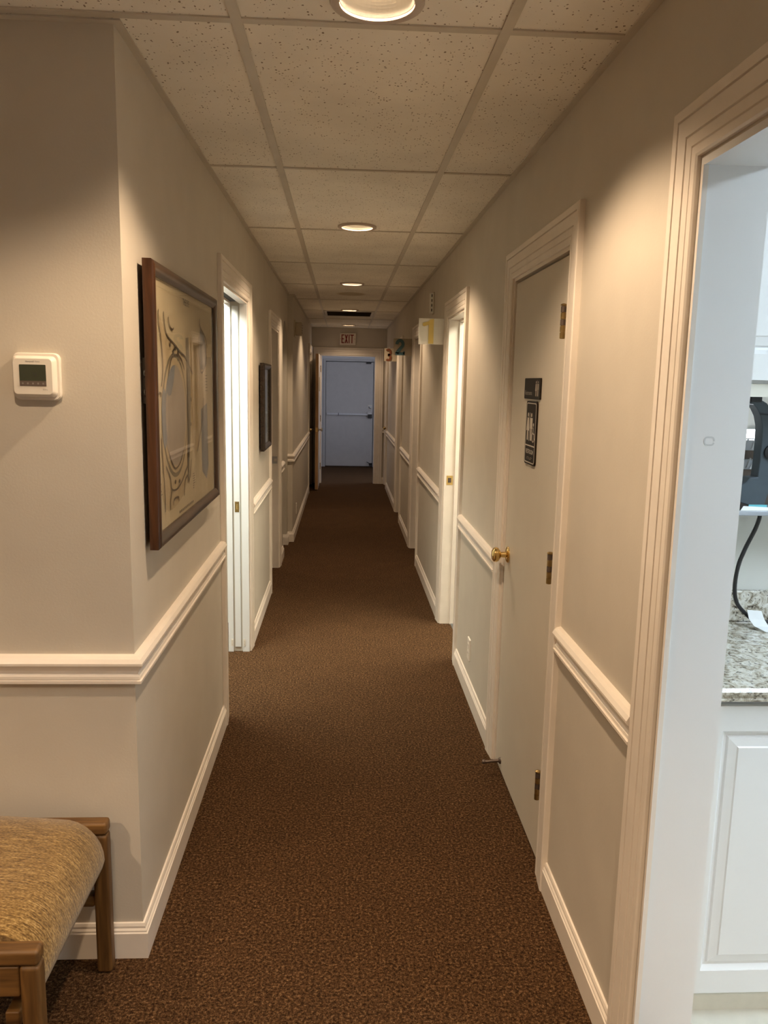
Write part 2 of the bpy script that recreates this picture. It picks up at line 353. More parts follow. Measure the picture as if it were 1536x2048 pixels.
ZO = 1.97
OPEN_R = [(0.55, 1.497, 1.985), (2.32, 3.10, ZO), (4.32, 5.01, ZO), (6.745, 7.39, ZO), (8.85, 9.50, ZO), (11.72, 12.08, ZO)]
OPEN_L = [(3.54, 4.455, 1.985), (5.82, 6.55, 1.955)]
mb = MB(); wall_run(mb, XR, XR+TH, -4.2, YE, OPEN_R); struct(mb, 'wall_right', M['wall'], 'greige painted right wall of the corridor', 'wall')
mb = MB(); wall_run(mb, XL-TH, XL, YF, 7.0, OPEN_L+[(4.4551, 5.36, 1.99)])
mb.box(XL-.038, XL, 4.4551, 5.36, 0, 1.99); mb.box(XL-TH, XL-.090, 4.4551, 5.36, 0, 1.99)
struct(mb, 'wall_left', M['wall'], 'greige painted left wall of the corridor', 'wall')
struct(MB().box(-3.4, XL-TH, YF, YF+TH, 0, 2.6), 'wall_front', M['wall'], 'greige wall facing the camera behind the tweed chair', 'wall')
# arch between the two left walls
mb = MB(); ya, yb, zs, zt = 7.0, 7.5, 1.86, 2.09; n = 14
pts = [(ya+(yb-ya)*k/n, zs+(zt-zs)*math.sqrt(max(0, 1-((k/n-.5)/.5)**2))) for k in range(n+1)]
for k in range(n):
    (y0, z0), (y1, z1) = pts[k], pts[k+1]
    mb.add([(XL-TH, y0, z0), (XL-TH, y1, z1), (XL-TH, y1, 2.6), (XL-TH, y0, 2.6), (XL, y0, z0), (XL, y1, z1), (XL, y1, 2.6), (XL, y0, 2.6)],
           [(0,3,2,1),(4,5,6,7),(0,1,5,4),(1,2,6,5),(2,3,7,6),(3,0,4,7)])
mb.box(XL-TH, XL, yb, 7.65, 0, 2.6)
struct(mb, 'wall_arch', M['wall'], 'arched opening in the left wall past the second doorway', 'wall')
mb = MB(); wall_run(mb, XB-TH, XB, 7.65, YE, [(11.15, 12.0, ZO)]); struct(mb, 'wall_left_far', M['wall'], 'stepped-out left wall past the arch with outlet', 'wall')
# end wall with doorway
EX0, EX1 = -0.345, 0.489
mb = MB(); mb.box(-3.4, EX0, YE, YE+TH, 0, 2.6); mb.box(EX1, 3.4, YE, YE+TH, 0, 2.6); mb.box(EX0, EX1, YE, YE+TH, 1.955, 2.6)
struct(mb, 'wall_end', M['wall'], 'end wall of the corridor below the exit sign', 'wall')
# vestibule behind
VX0, VX1, VY = -0.43, 1.25, 14.6
mb = MB(); mb.box(VX0-.1, VX0, YE+TH, VY, 0, 2.6); mb.box(VX0-.1, -0.37, VY, VY+.12, 0, 2.6); mb.box(0.60, VX1+.1, VY, VY+.12, 0, 2.6); mb.box(-0.37, 0.60, VY, VY+.12, 1.965, 2.6)
wall_run(mb, VX1, VX1+.1, YE+TH, VY, []) if False else None
mb.box(VX1, VX1+.1, YE+TH, 12.42, 0, 2.6); mb.box(VX1, VX1+.1, 13.15, VY, 0, 2.6); mb.box(VX1, VX1+.1, 12.42, 13.15, 0, 0.6); mb.box(VX1, VX1+.1, 12.42, 13.15, 2.1, 2.6)
mb.box(-0.5, 0.7, VY+.25, VY+.3, 0, 2.6)
struct(mb, 'wall_vestibule', M['vestwall'], 'blue-lit vestibule walls around the exit door', 'wall')
wn = empty('window_1', (VX1, 12.78, 0.6), 'daylight window on the right side of the vestibule', 'window', kind='structure')
MB().box(VX1+.06, VX1+.075, 12.46, 13.11, .64, 2.06).build('pane', M['day'], wn)
fr = MB(); fr.box(VX1+.03, VX1+.09, 12.42, 12.46, .6, 2.1); fr.box(VX1+.03, VX1+.09, 13.11, 13.15, .6, 2.1); fr.box(VX1+.03, VX1+.09, 12.46, 13.11, .6, .64); fr.box(VX1+.03, VX1+.09, 12.46, 13.11, 2.06, 2.1); fr.box(VX1+.03, VX1+.058, 12.77, 12.80, .64, 2.06)
fr.build('window_frame', M['trim'], wn)
# rooms behind the side walls and the waiting area behind the camera
mb = MB()
mb.box(3.3, 3.4, -4.2, YE, 0, 2.6)
for y in (3.2, 5.75, 8.0, 10.3): mb.box(XR+TH, 3.3, y, y+.1, 0, 2.6)
struct(mb, 'wall_rooms_right', M['plaster'], 'plain partition walls of the rooms on the right', 'wall')
mb = MB(); mb.box(XR+TH, 3.3, 2.2, 2.3, 0, 2.6); mb.box(XR+TH, 3.3, -0.6, -0.5, 0, 2.6)
struct(mb, 'wall_lab', M['whitewall'], 'white wall behind the granite worktop', 'wall')
mb = MB(); mb.box(-3.4, -3.3, -4.2, YE, 0, 2.6)
for y in (5.0, 6.85, 8.0): mb.box(-3.3, XL-TH, y, y+.1, 0, 2.6)
struct(mb, 'wall_rooms_left', M['plaster'], 'plain partition walls of the rooms on the left', 'wall')
struct(MB().box(-3.4, 3.4, -4.3, -4.2, 0, 2.6), 'wall_back', M['wall'], 'greige wall of the waiting area behind the camera', 'wall')

# ------------------------------------------------------------------ ceiling
TEES = [0.7366, 1.935]+[1.956+1.2192*k for k in range(1, 9)]
LX = 0.062
CANS = [1.815, 4.285, 6.715, 9.15, 11.58]  # last can is an addition that brightens the end of the corridor
cl = empty('ceiling', (0, 0, ZC), 'suspended ceiling of speckled tiles in a grey grid', 'ceiling', kind='structure')
mb = MB(); mb.box(-3.4, 3.4, -4.3, 14.8, 2.6, 2.7)
mb.box(XR+TH, 3.3, -4.2, YE, ZC, ZC+.03); mb.box(-3.3, XL-TH, YF+TH, YE, ZC, ZC+.03); mb.box(VX0, VX1, YE+TH, VY, ZC, ZC+.03)
mb.build('upper_slab', M['plaster'], cl)
XT = [-2.6871, -2.0775, -1.4679, -0.8583, T_X, T_X+.6096]
TZ = ZC+0.0045
def tile_mesh(x0, x1, y0, y1, hole=None):
    g = 0.004; x0 += g; x1 -= g; y0 += g; y1 -= g; b = MB()
    if not hole:
        b.box(x0, x1, y0, y1, TZ, TZ+.015)
    else:
        cx, cy, r = hole
        ang = sorted([2*PI*k/32 for k in range(32)]+[math.atan2(yy-cy, xx-cx) % (2*PI) for xx in (x0, x1) for yy in (y0, y1)])
        inn, out = [], []
        for t in ang:
            c, s = math.cos(t), math.sin(t)
            tx = ((x1 if c > 0 else x0)-cx)/c if abs(c) > 1e-9 else 1e9; ty = ((y1 if s > 0 else y0)-cy)/s if abs(s) > 1e-9 else 1e9
            q = min(tx, ty); inn.append((cx+r*c, cy+r*s)); out.append((cx+q*c, cy+q*s))
        n = len(ang)
        vs = [(x, y, TZ) for x, y in inn]+[(x, y, TZ) for x, y in out]+[(x, y, TZ+.015) for x, y in inn]+[(x, y, TZ+.015) for x, y in out]
        fs = []
        for k in range(n):
            j = (k+1) % n
            fs += [(k, j, n+j, n+k), (2*n+k, 3*n+k, 3*n+j, 2*n+j), (k, 2*n+k, 2*n+j, j), (n+k, n+j, 3*n+j, 3*n+k)]
        b.add(vs, fs)
    return b
cols = [(XL, T_X), (T_X, T_X+.6096), (T_X+.6096, XR)]
rows = [(-4.1, -2.92), (-2.92, -1.7), (-1.7, -0.4826), (-0.4826, 0.7366)]+[(TEES[i], TEES[i+1]) for i in range(len(TEES)-1)]+[(TEES[-1], YE)]
WCANS = [(LX, -0.62), (LX, -3.0), (-1.77, 0.1), (-1.77, -2.3), (-0.553, 1.16)]
VENT = (9.2712, 9.98)
for y0, y1 in rows:
    if y1 <= 1.94: cc = [(-3.3, XT[0])]+[(XT[i], XT[i+1]) for i in range(5)]+[(XT[5], XR)]
    else: cc = cols
    for x0, x1 in cc:
        hole = None
        for hx, hy in [(LX, c) for c in CANS]+WCANS:
            if x0 < hx < x1 and y0 < hy < y1: hole = (hx, hy, 0.092)
        ys = y0
        if abs(x0-T_X) < 1e-6 and y0 < VENT[0]+.1 and y1 > VENT[1]: ys = VENT[1]+.01
        m = M['tile_stain'] if (abs(x0-T_X) < 1e-6 and y0 < 7.5 < y1) else M['tile']
        tile_mesh(x0, x1, ys, y1, hole).build('tile', m, cl)
# strip of tile between the tee at the corner and the front wall
for x0, x1 in [(-3.3, XT[0]), (XT[0], XT[1]), (XT[1], XT[2]), (XT[2], XT[3]), (XT[3], -0.575), (-0.572, XL)]:
    tile_mesh(x0, x1, 1.935, YF).build('tile', M['tile'], cl)
# tee bars
TW = 0.0125
def tee(x0, x1, y0, y1, m): MB().box(x0, x1, y0, y1, ZC, ZC+.0035).build('tee_bar', m, cl)
for x in XT:
    yend = YE if x > -0.6 else YF
    ye1 = 8.05 if yend > 8 else yend
    tee(x-TW, x+TW, -4.15, ye1, M['tee'])
    if yend > 8: tee(x-TW*.8, x+TW*.8, 8.05, yend, M['tee_new'])
for i, y in enumerate([-2.92, -1.7, -0.4826]+TEES):
    xa = -3.3 if y < 1.95 else XL
    edges = [xa]+[x for x in XT if x > xa]+[XR]
    w = TW if y < 2 else TW*.62
    for a, b in zip(edges[:-1], edges[1:]):
        a2 = a+TW if a != xa else a; b2 = b-TW if b != XR else b
        MB().box(a2, b2, y-w, y+w, ZC+.0005, ZC+.004).build('cross_tee', M['tee'], cl)
# wall angle
MB().box(XR-.02, XR, -4.2, YE, ZC-.001, ZC+.003).build('wall_angle', M['tee'], cl)
MB().box(XL, XL+.02, YF, 7.65, ZC-.001, ZC+.003).build('wall_angle', M['tee'], cl)
MB().box(XB, XB+.02, 7.65, YE, ZC-.001, ZC+.003).build('wall_angle', M['tee'], cl)
MB().box(-3.3, XL+.02, YF-.02, YF, ZC-.001, ZC+.003).build('wall_angle', M['tee'], cl)
MB().box(XL, XR, YE-.02, YE, ZC-.001, ZC+.003).build('wall_angle', M['tee_new'], cl)

# ------------------------------------------------------------------ casings, rails, baseboards
CAS = [(0, 0), (0, .008), (.004, .011), (.018, .012), (.020, .009), (.022, .012), (.040, .014), (.042, .010), (.044, .015), (.075, .017), (.077, .012), (.079, .018), (.096, .019), (.100, .016), (.100, 0)]
RAIL = [(0, .075), (.012, .073), (.020, .067), (.026, .057), (.026, .051), (.018, .043), (.012, .034), (.011, .026), (.016, .019), (.017, .012), (.015, .011), (.021, .009), (.021, .002), (.018, 0), (0, 0)]
BASE = [(0, .100), (.005, .099), (.008, .092), (.008, .086), (.012, .081), (.012, .077), (.015, .074), (.015, 0), (0, 0)]
trim_n = [0]
def trim_root(loc, label):
    trim_n[0] += 1
    return empty('trim_%d' % trim_n[0], loc, label, 'trim', kind='structure')
def casing_y(root, x, nx, y0, y1, zt, m=None, w=1.0, legs=(True, True)):
    """casing on a wall x=const around an opening y0..y1"""
    B = (nx, 0, 0); m = m or M['trim']; pr = [(a*w, b) for a, b in CAS]
    if legs[0]: MB().sweep(pr, [((x, y0, 0), (0, -1, 0), B), ((x, y0, zt), (0, -1, 1), B)]).build('casing_leg', m, root)
    if legs[1]: MB().sweep(pr, [((x, y1, 0), (0, 1, 0), B), ((x, y1, zt), (0, 1, 1), B)]).build('casing_leg', m, root)
    MB().sweep(pr, [((x, y0, zt), (0, -1, 1), B), ((x, y1, zt), (0, 1, 1), B)]).build('casing_head', m, root)
def casing_x(root, y, x0, x1, zt, w=1.0, m=None):
    B = (0, -1, 0); m = m or M['trim']; pr = [(a*w, b) for a, b in CAS]
    MB().sweep(pr, [((x0, y, 0), (-1, 0, 0), B), ((x0, y, zt), (-1, 0, 1), B)]).build('casing_leg', m, root)
    MB().sweep(pr, [((x1, y, 0), (1, 0, 0), B), ((x1, y, zt), (1, 0, 1), B)]).build('casing_leg', m, root)
    MB().sweep(pr, [((x0, y, zt), (-1, 0, 1), B), ((x1, y, zt), (1, 0, 1), B)]).build('casing_head', m, root)
def jambs(root, xa, xb, y0, y1, zt, m=None, stop=None, t=.012):
    """lining boards inside an opening of a wall along y"""
    m = m or M['trim']
    MB().box(xa, xb, y0, y0+t, 0, zt).build('jamb', m, root); MB().box(xa, xb, y1-t, y1, 0, zt).build('jamb', m, root)
    MB().box(xa, xb, y0+t, y1-t, zt-t, zt).build('jamb', m, root)
    if stop:
        s0, s1 = stop
        MB().box(s0, s1, y0+t, y0+t+.012, 0, zt-t).build('door_stop_strip', m, root); MB().box(s0, s1, y1-t-.012, y1-t, 0, zt-t).build('door_stop_strip', m, root)
        MB().box(s0, s1, y0+t+.012, y1-t-.012, zt-t-.012, zt-t).build('door_stop_strip', m, root)

# 1: wide opening to the lab at the right edge
t = trim_root((XR, 1.0, 0), 'wide stepped casing around the lab opening at the right edge')
casing_y(t, XR, -1, 0.55-.006, 1.497+.006, 1.985+.006, w=1.0)
jambs(t, XR-.002, XR+TH+.003, 0.55, 1.497, 1.985, M['white'], t=.014)
MB().box(XR-.006, XR+.004, 1.497-.018, 1.4855, 0, 1.97).build('jamb_edge_bead', M['trim'], t)
mk = MB(); pl = Plane2D((0.703, 1.4828, 1.47), (1, 0, 0), (0, 0, 1), (0, -1, 0))
pl.stroke(mk, [(.0095*math.cos(a), .0085*math.sin(a)+.001*math.sin(3*a)) for a in [k*PI/12 for k in range(24)]], .003, 0, .0003)
mk.build('scuff_mark', mat('scuff', (0.60, 0.62, 0.63), 0.5, noise=0.04), t)
# 2: restroom door
t = trim_root((XR, 2.71, 0), 'casing around the restroom door')
casing_y(t, XR, -1, 2.32, 3.10, ZO); jambs(t, XR-.001, XR+TH, 2.32, 3.10, ZO, stop=(XR+.055, XR+.075))
# 3..5: doorways on the right
T1 = trim_root((XR, 4.66, 0), 'casing and bright jamb of the doorway beside the number 1 sign')
casing_y(T1, XR, -1, 4.32, 5.01, ZO); jambs(T1, XR-.001, XR+TH, 4.32, 5.01, ZO, stop=(XR+.065, XR+.085))
t = trim_root((XR, 7.07, 0), 'casing of the doorway beside the teal number 2'); casing_y(t, XR, -1, 6.745, 7.39, ZO); jambs(t, XR-.001, XR+TH, 6.745, 7.39, ZO, stop=(XR+.05, XR+.07))
t = trim_root((XR, 9.17, 0), 'casing of the doorway beside the rust number 3'); casing_y(t, XR, -1, 8.85, 9.50, ZO); jambs(t, XR-.001, XR+TH, 8.85, 9.50, ZO, stop=(XR+.05, XR+.07))
t = trim_root((XR, 11.9, 0), 'casing of the last door on the right by the end wall'); casing_y(t, XR, -1, 11.72, 12.08, ZO); jambs(t, XR-.001, XR+TH, 11.72, 12.08, ZO)
# left doorways
TP = trim_root((XL, 4.0, 0), 'casing around the pocket door opening on the left')
casing_y(TP, XL, 1, 3.54, 4.455, 1.985)
t_ = .012
MB().box(XL-TH, XL+.001, 3.54, 3.54+t_, 0, 1.985).build('jamb', M['trim'], TP)
MB().box(XL-.038, XL+.001, 3.552, 4.443, 1.985-t_, 1.985).build('jamb', M['trim'], TP); MB().box(XL-TH, XL-.090, 3.552, 4.443, 1.985-t_, 1.985).build('jamb', M['trim'], TP); MB().box(XL-.09, XL-.038, 3.552, 4.443, 1.9845, 1.985).build('track', M['dark'], TP)
MB().box(XL-.038, XL+.001, 4.443, 4.455, 0, 1.985).build('jamb', M['white'], TP); MB().box(XL-TH, XL-.090, 4.443, 4.455, 0, 1.985).build('jamb', M['white'], TP)
for xx in (XL-.028, XL-.098):
    p = MB().box(xx-.006, xx+.006, 4.4405, 4.443, .035, .075); o = p.build('floor_guide', M['plastic'], TP)
    s = MB(); s.lathe([(.002, 0), (.002, .0012)], (xx, 4.4405, .064), 'y', 8, -1); s.lathe([(.002, 0), (.002, .0012)], (xx, 4.4405, .046), 'y', 8, -1); s.build('screw', M['steel'], o)
TD = trim_root((XL, 6.2, 0), 'casing of the second doorway on the left beside the small picture')
casing_y(TD, XL, 1, 5.82, 6.55, 1.955); jambs(TD, XL-TH, XL+.001, 5.82, 6.55, 1.955, stop=(XL-.075, XL-.055))
st = MB().box(XL-.052, XL-.008, 6.5365, 6.538, .885, .945).build('strike_plate', M['steel'], TD)
MB().box(XL-.036, XL-.012, 6.533, 6.5365, .905, .925).build('latch_lip', M['chrome'], st)
t = trim_root((XB, 11.6, 0), 'casing of the last door on the left behind the open door'); casing_y(t, XB, 1, 11.15, 12.0, ZO); jambs(t, XB-TH, XB+.001, 11.15, 12.0, ZO)
# end doorway
t = trim_root((0.07, YE, 0), 'broad casing around the doorway at the end of the corridor'); casing_x(t, YE, EX0, EX1, 1.955, 1.15)
m = M['trim']
MB().box(EX0, EX0+.012, YE-.001, YE+TH, 0, 1.955).build('jamb', m, t); MB().box(EX1-.012, EX1, YE-.001, YE+TH, 0, 1.955).build('jamb', m, t); MB().box(EX0+.012, EX1-.012, YE-.001, YE+TH, 1.943, 1.955).build('jamb', m, t)
MB().box(EX1-.0135, EX1-.012, YE+.03, YE+.055, .84, .90).build('strike_plate', M['brass_old'], t)
# exit door frame
t = trim_root((0.12, VY, 0), 'steel frame around the exit door')
for a, b in ((-0.37, -0.325), (0.555, 0.60)): MB().box(a, b, VY-.012, VY+.1, 0, 1.965).build('frame_leg', M['exitdoor'], t, bevel=.003)
MB().box(-0.325, 0.555, VY-.012, VY+.1, 1.925, 1.965).build('frame_head', M['exitdoor'], t, bevel=.003)

# chair rails
ZR = 0.79
def rail_y(root, x, nx, y0, y1, miter0=0, miter1=0, name='rail', prof=RAIL, z=ZR):
    MB().sweep(prof, [((x, y0, z), (nx, miter0, 0), (0, 0, 1)), ((x, y1, z), (nx, miter1, 0), (0, 0, 1))]).build(name, M['trim'], root)
def rail_x(root, y, x0, x1, m0=0, m1=0, name='rail', prof=RAIL, z=ZR):
    MB().sweep(prof, [((x0, y, z), (m0, -1, 0), (0, 0, 1)), ((x1, y, z), (m1, -1, 0), (0, 0, 1))]).build(name, M['trim'], root)
SEG_R = [(-4.1, 0.45), (1.598, 2.22), (3.2, 4.22), (5.11, 6.645), (7.49, 8.75), (9.6, 11.62)]
SEG_L = [(4.556, 5.72), (6.65, 6.985)]
t = trim_root((XR, 5, ZR), 'white chair rail along the right wall')
for a, b in SEG_R: rail_y(t, XR, -1, a, b)
t = trim_root((XL, 3, ZR), 'white chair rail wrapping the left corner and left wall')
rail_x(t, YF, -3.2, XL, 0, 1); rail_y(t, XL, 1, YF, 3.44, -1, 0)
for a, b in SEG_L: rail_y(t, XL, 1, a, b)
rail_x(t, 7.65, XL, XB, 0, 1); rail_y(t, XB, 1, 7.65, 11.05, -1, 0)
t = trim_root((0.6, YE, ZR), 'short chair rail on the end wall right of the doorway'); rail_x(t, YE, EX1+.116, XR)
b = empty('baseboard_right', (XR, 5, 0), 'white baseboard along the right wall', 'baseboard', kind='structure')
for a, c in SEG_R: rail_y(b, XR, -1, a, c, name='board', prof=BASE, z=0)
b = empty('baseboard_left', (XL, 4, 0), 'white baseboard along the left wall', 'baseboard', kind='structure')
rail_y(b, XL, 1, YF, 3.44, -1, 0, 'board', BASE, 0)
for a, c in SEG_L: rail_y(b, XL, 1, a, c, name='board', prof=BASE, z=0)
rail_x(b, 7.5, XL-TH, XL, 0, 1, 'board', BASE, 0); rail_y(b, XL, 1, 7.5, 7.65, -1, -1, 'board', BASE, 0)
rail_x(b, 7.65, XL+.0, XB, 1, 1, 'board', BASE, 0); rail_y(b, XB, 1, 7.65, 11.05, -1, 0, 'board', BASE, 0)
b = empty('baseboard_front', (-2, YF, 0), 'white baseboard behind the tweed chair', 'baseboard', kind='structure')
rail_x(b, YF, -3.2, XL, 0, 1, 'board', BASE, 0)
b = empty('baseboard_end', (.6, YE, 0), 'short baseboard on the end wall right of the doorway', 'baseboard', kind='structure')
rail_x(b, YE, EX1+.116, XR-.0, 0, 0, 'board', BASE, 0)

# ================================================================== DOORS
def hinge(root, x, y, z, h=.092, r=.0065, n=5, m=None):
    b = MB(); g = .0022
    o = None
    for k in (0, 1, 3):
        b.lathe([(r, 0), (r, h/n-g)], (x, y, z+k*h/n), 'z', 10)
    b.lathe([(r*.75, -.001), (r*.75, h)], (x, y, z), 'z', 8)
    b.lathe([(r*1.15, 0), (r*1.15, .003), (r*.6, .006)], (x, y, z+h), 'z', 10)
    b.box(x+.003, x+.0065, y-.004, y+.013, z, z+h)
    o = b.build('hinge', m or M['brass_old'], root, smooth=True)
    for k in (2, 4): q = MB(); q.lathe([(r, 0), (r, h/n-g)], (x, y, z+k*h/n), 'z', 10); q.build('knuckle', M['bronze'], o, smooth=True)
    return o
# door_1 : restroom door
d1 = empty('door_1', (XR, 2.71, 0), 'flat cream restroom door with brass knob on the right', 'door', kind='structure')
DX = XR+.006
MB().box(DX, DX+.042, 2.336, 3.084, .012, ZO-.021).build('leaf', M['door'], d1, bevel=.0015)
for i, z in enumerate((1.706, .965, .246)): hinge(d1, XR-.0125, 2.339, z, .094, .0085)
kn = MB(); KY, KZ = 3.022, .905
kn.lathe([(.0001, 0), (.032, 0), (.032, .004), (.026, .008), (.012, .010), (.011, .030), (.018, .034), (.027, .040), (.030, .048), (.028, .057), (.018, .064), (.0001, .066)], (DX, KY, KZ), 'x', 28, -1)
kn.build('knob', M['brass'], d1, smooth=True)
ks = MB(); ks.lathe([(.0001, 0), (.0185, 0), (.0185, .003), (.0001, .004)], (DX-.004, KY+.004, KZ), 'x', 20, -1); ks.build('knob_rosette', M['bronze'], d1, smooth=True)
ds = MB(); ds.lathe([(.0001, 0), (.014, 0), (.012, .006), (.006, .010), (.0001, .011)], (DX, 2.985, .052), 'x', 16, -1)
ds.tube([(DX-.008, 2.985, .052), (DX-.03, 2.986, .050), (DX-.05, 2.988, .046), (DX-.066, 2.99, .045)], [.007, .006, .0055, .006], 10)
ds.lathe([(.0001, 0), (.008, .001), (.0095, .006), (.007, .012), (.0001, .013)], (DX-.062, 2.99, .045), 'x', 12, -1)
ds.build('door_stop', M['bronze'], d1, smooth=True)

# door_2 : pocket door edge in the left opening
d2 = empty('door_2', (XL-.063, 4.9, 0), 'white pocket door slid back into the left wall', 'door', kind='structure')
MB().box(XL-.0805, XL-.0475, 4.447, 5.33, .028, 1.962).build('leaf', M['white'], d2, bevel=.001)
lt = MB().box(XL-.076, XL-.052, 4.4450, 4.447, .825, .885).build('latch', M['brass_old'], d2)
MB().box(XL-.069, XL-.058, 4.4430, 4.4450, .840, .872).build('finger_pull', M['brass'], lt)
MB().box(XL-.0895, XL-.0385, 4.456, 5.35, .001, .02).build('pocket_floor', M['dark'], d2)
# room side closers of the pocket: dark back
# door_3 : steel exit door
d3 = empty('door_3', (0.12, VY, 0), 'grey steel exit door with push bar in the blue vestibule', 'door', kind='structure')
MB().box(-0.319, 0.546, VY+.012, VY+.056, .015, 1.915).build('leaf', M['exitdoor'], d3, bevel=.002)
pb = MB().box(-0.295, 0.505, VY-.028, VY+.012, .955, .99).build('push_bar_housing', M['barpaint'], d3, bevel=.004)
MB().box(-0.08, 0.43, VY-.04, VY-.028, .957, .988).build('push_pad', M['barpaint'], pb, bevel=.003)
MB().box(-0.09, -0.082, VY-.036, VY-.028, .95, .995).build('bar_joint', M['black'], pb)
MB().box(0.455, 0.53, VY-.06, VY+.012, .905, .975).build('latch_case', M['black'], d3, bevel=.006)
MB().box(0.445, 0.52, VY-.035, VY+.012, .975, 1.01).build('bar_end_cap', M['steel'], d3, bevel=.004)
dp = MB().box(0.455, 0.525, VY+.004, VY+.012, 1.065, 1.145).build('deadbolt_plate', M['plastic'], d3, bevel=.003)
c = MB(); c.lathe([(.0001, 0), (.026, 0), (.026, .01), (.018, .016), (.0001, .017)], (0.49, VY+.004, 1.105), 'y', 20, -1); c.build('deadbolt', M['steel'], dp, smooth=True)
MB().box(0.41, 0.50, VY-.02, VY+.012, 1.885, 1.912).build('strike_guard', M['black'], d3, bevel=.004)
ks = MB().box(0.49, 0.545, VY-.03, VY+.012, .03, .075); ks.tube([(0.51, VY-.02, .065), (0.47, VY-.035, .085), (0.445, VY-.045, .10)], .006)
ks.build('kick_down_stop', M['black'], d3)
# door_4 : open door leaf at the end of the corridor
d4 = empty('door_4', (EX0, YE-.02, 0), 'door standing open at the end of the corridor, blue-lit face', 'door', kind='structure')
LXA, LXB, LYA, LYB = EX0-.052, EX0-.008, YE-.02-.84, YE-.02
MB().box(LXA, LXB, LYA, LYB, .012, 1.945).build('leaf', M['trim'], d4, bevel=.0015)
MB().box(LXA+.002, LXB-.002, LYA-.0015, LYA, .014, 1.943).build('leaf_edge', M['leafedge'], d4)
MB().box(LXA+.010, LXB-.010, LYA-.003, LYA-.0015, .845, .905).build('latch_plate', M['brass'], d4)
for s, x in ((1, LXB), (-1, LXA)):
    k = MB(); k.lathe([(.0001, 0), (.03, 0), (.028, .006), (.011, .009), (.011, .03), (.026, .038), (.028, .05), (.018, .06), (.0001, .062)], (x, LYA+.06, .875), 'x', 20, s); k.build('knob', M['chrome' if s > 0 else 'bronze'], d4, smooth=True)
MB().box(LXB, LXB+.012, LYA+.28, LYA+.42, 1.42, 1.62).build('notice_card', M['card'], d4, bevel=.003)
for z in (1.7, .95, .22): hinge(d4, EX0-.004, YE-.012, z)
# door_5, door_6: closed doors at the far end
d5 = empty('door_5', (XB, 11.57, 0), 'closed door in the left wall behind the open door', 'door', kind='structure')
MB().box(XB-.06, XB-.02, 11.165, 11.985, .012, ZO-.014).build('leaf', M['door'], d5)
k = MB(); k.lathe([(.0001, 0), (.03, 0), (.028, .006), (.011, .009), (.011, .03), (.026, .038), (.018, .06), (.0001, .062)], (XB-.02, 11.23, .875), 'x', 16, 1); k.build('knob', M['brass_old'], d5, smooth=True)
d6 = empty('door_6', (XR, 11.9, 0), 'closed narrow door in the right wall at the far end', 'door', kind='structure')
MB().box(XR+.02, XR+.06, 11.735, 12.065, .012, ZO-.014).build('leaf', M['door'], d6)
k = MB(); k.lathe([(.0001, 0), (.03, 0), (.028, .006), (.011, .009), (.011, .03), (.026, .038), (.018, .06), (.0001, .062)], (XR+.02, 12.0, .875), 'x', 16, -1); k.build('knob', M['brass_old'], d6, smooth=True)
# strike plate and grey threshold in doorway 1
st = MB().box(XR+.015, XR+.055, 4.9965, 4.998, .925, .985).build('strike_plate', M['brass'], T1)
MB().box(XR+.024, XR+.044, 4.995, 4.9965, .94, .97).build('strike_hole', M['bronze'], st)
MB().box(XR+.07, XR+TH+.1, 4.34, 4.99, 0, .004).build('threshold', M['greytile'], T1)

# ================================================================== CEILING FIXTURES
def can_light(x, y, label, power=CAN_W):
    r = empty('recessed_light', (x, y, ZC), label, 'ceiling light', 'recessed lights in the suspended ceiling')
    MB().lathe([(.081, .004), (.081, -.003), (.088, -.006), (.099, -.004), (.101, 0), (.101, .004)], (x, y, ZC), 'z', 40).v
    ring = MB(); n = 40; pr = [(.080, .004), (.080, -.004), (.088, -.0065), (.099, -.004), (.101, -.0005), (.101, .004)]
    rings = [[Vector((x+q*math.cos(2*PI*k/n), y+q*math.sin(2*PI*k/n), ZC+h)) for q, h in pr] for k in range(n)]
    vs = [p for rg in rings for p in rg]; L6 = len(pr)
    ring.add(vs, [(k*L6+j, k*L6+(j+1) % L6, ((k+1) % n)*L6+(j+1) % L6, ((k+1) % n)*L6+j) for k in range(n) for j in range(L6)])
    ring.build('trim_ring', M['ring'], r, smooth=True)
    # ribbed baffle, open at the bottom
    bf = MB(); pr = []; N = 12
    for k in range(N):
        z = .002+k*.0062; rr = .079-.0012*k; pr += [(rr, z), (rr-.0042, z+.0046)]
    rings = [[Vector((x+q*math.cos(2*PI*k/n), y+q*math.sin(2*PI*k/n), ZC+h)) for k in range(n)] for q, h in pr]
    bf.loft(rings, caps=False)
    b = len(bf.v); 
    bf.f.append(tuple((len(rings)-1)*n+k for k in range(n)))
    bf.build('baffle', M['baffle'], r)
    lp = MB(); lp.lathe([(.0001, .050), (.022, .051), (.034, .055), (.036, .062), (.030, .072), (.0001, .074)], (x, y, ZC), 'z', 24); lp.build('lamp', M['lamp'], r, smooth=True)
    ld = bpy.data.lights.new('can_spot', 'SPOT'); ld.energy = power; ld.color = CAN_COL; ld.shadow_soft_size = .034; ld.spot_size = math.radians(128); ld.spot_blend = .45
    lo = bpy.data.objects.new('can_spot', ld); COL.objects.link(lo); lo.parent = r; lo.location = (0, 0, .046)
    return r
lab = ['recessed light nearest the camera, cut off by the top edge', 'second recessed light down the corridor, above the number 1 doorway', 'third recessed light down the corridor', 'fourth recessed light, just before the dark return vent', 'added recessed light brightening the corridor end, right before the exit sign']
for y, l, w in zip(CANS, lab, (1, 1, .72, .6, .28)): can_light(LX, y, l, CAN_W*w)
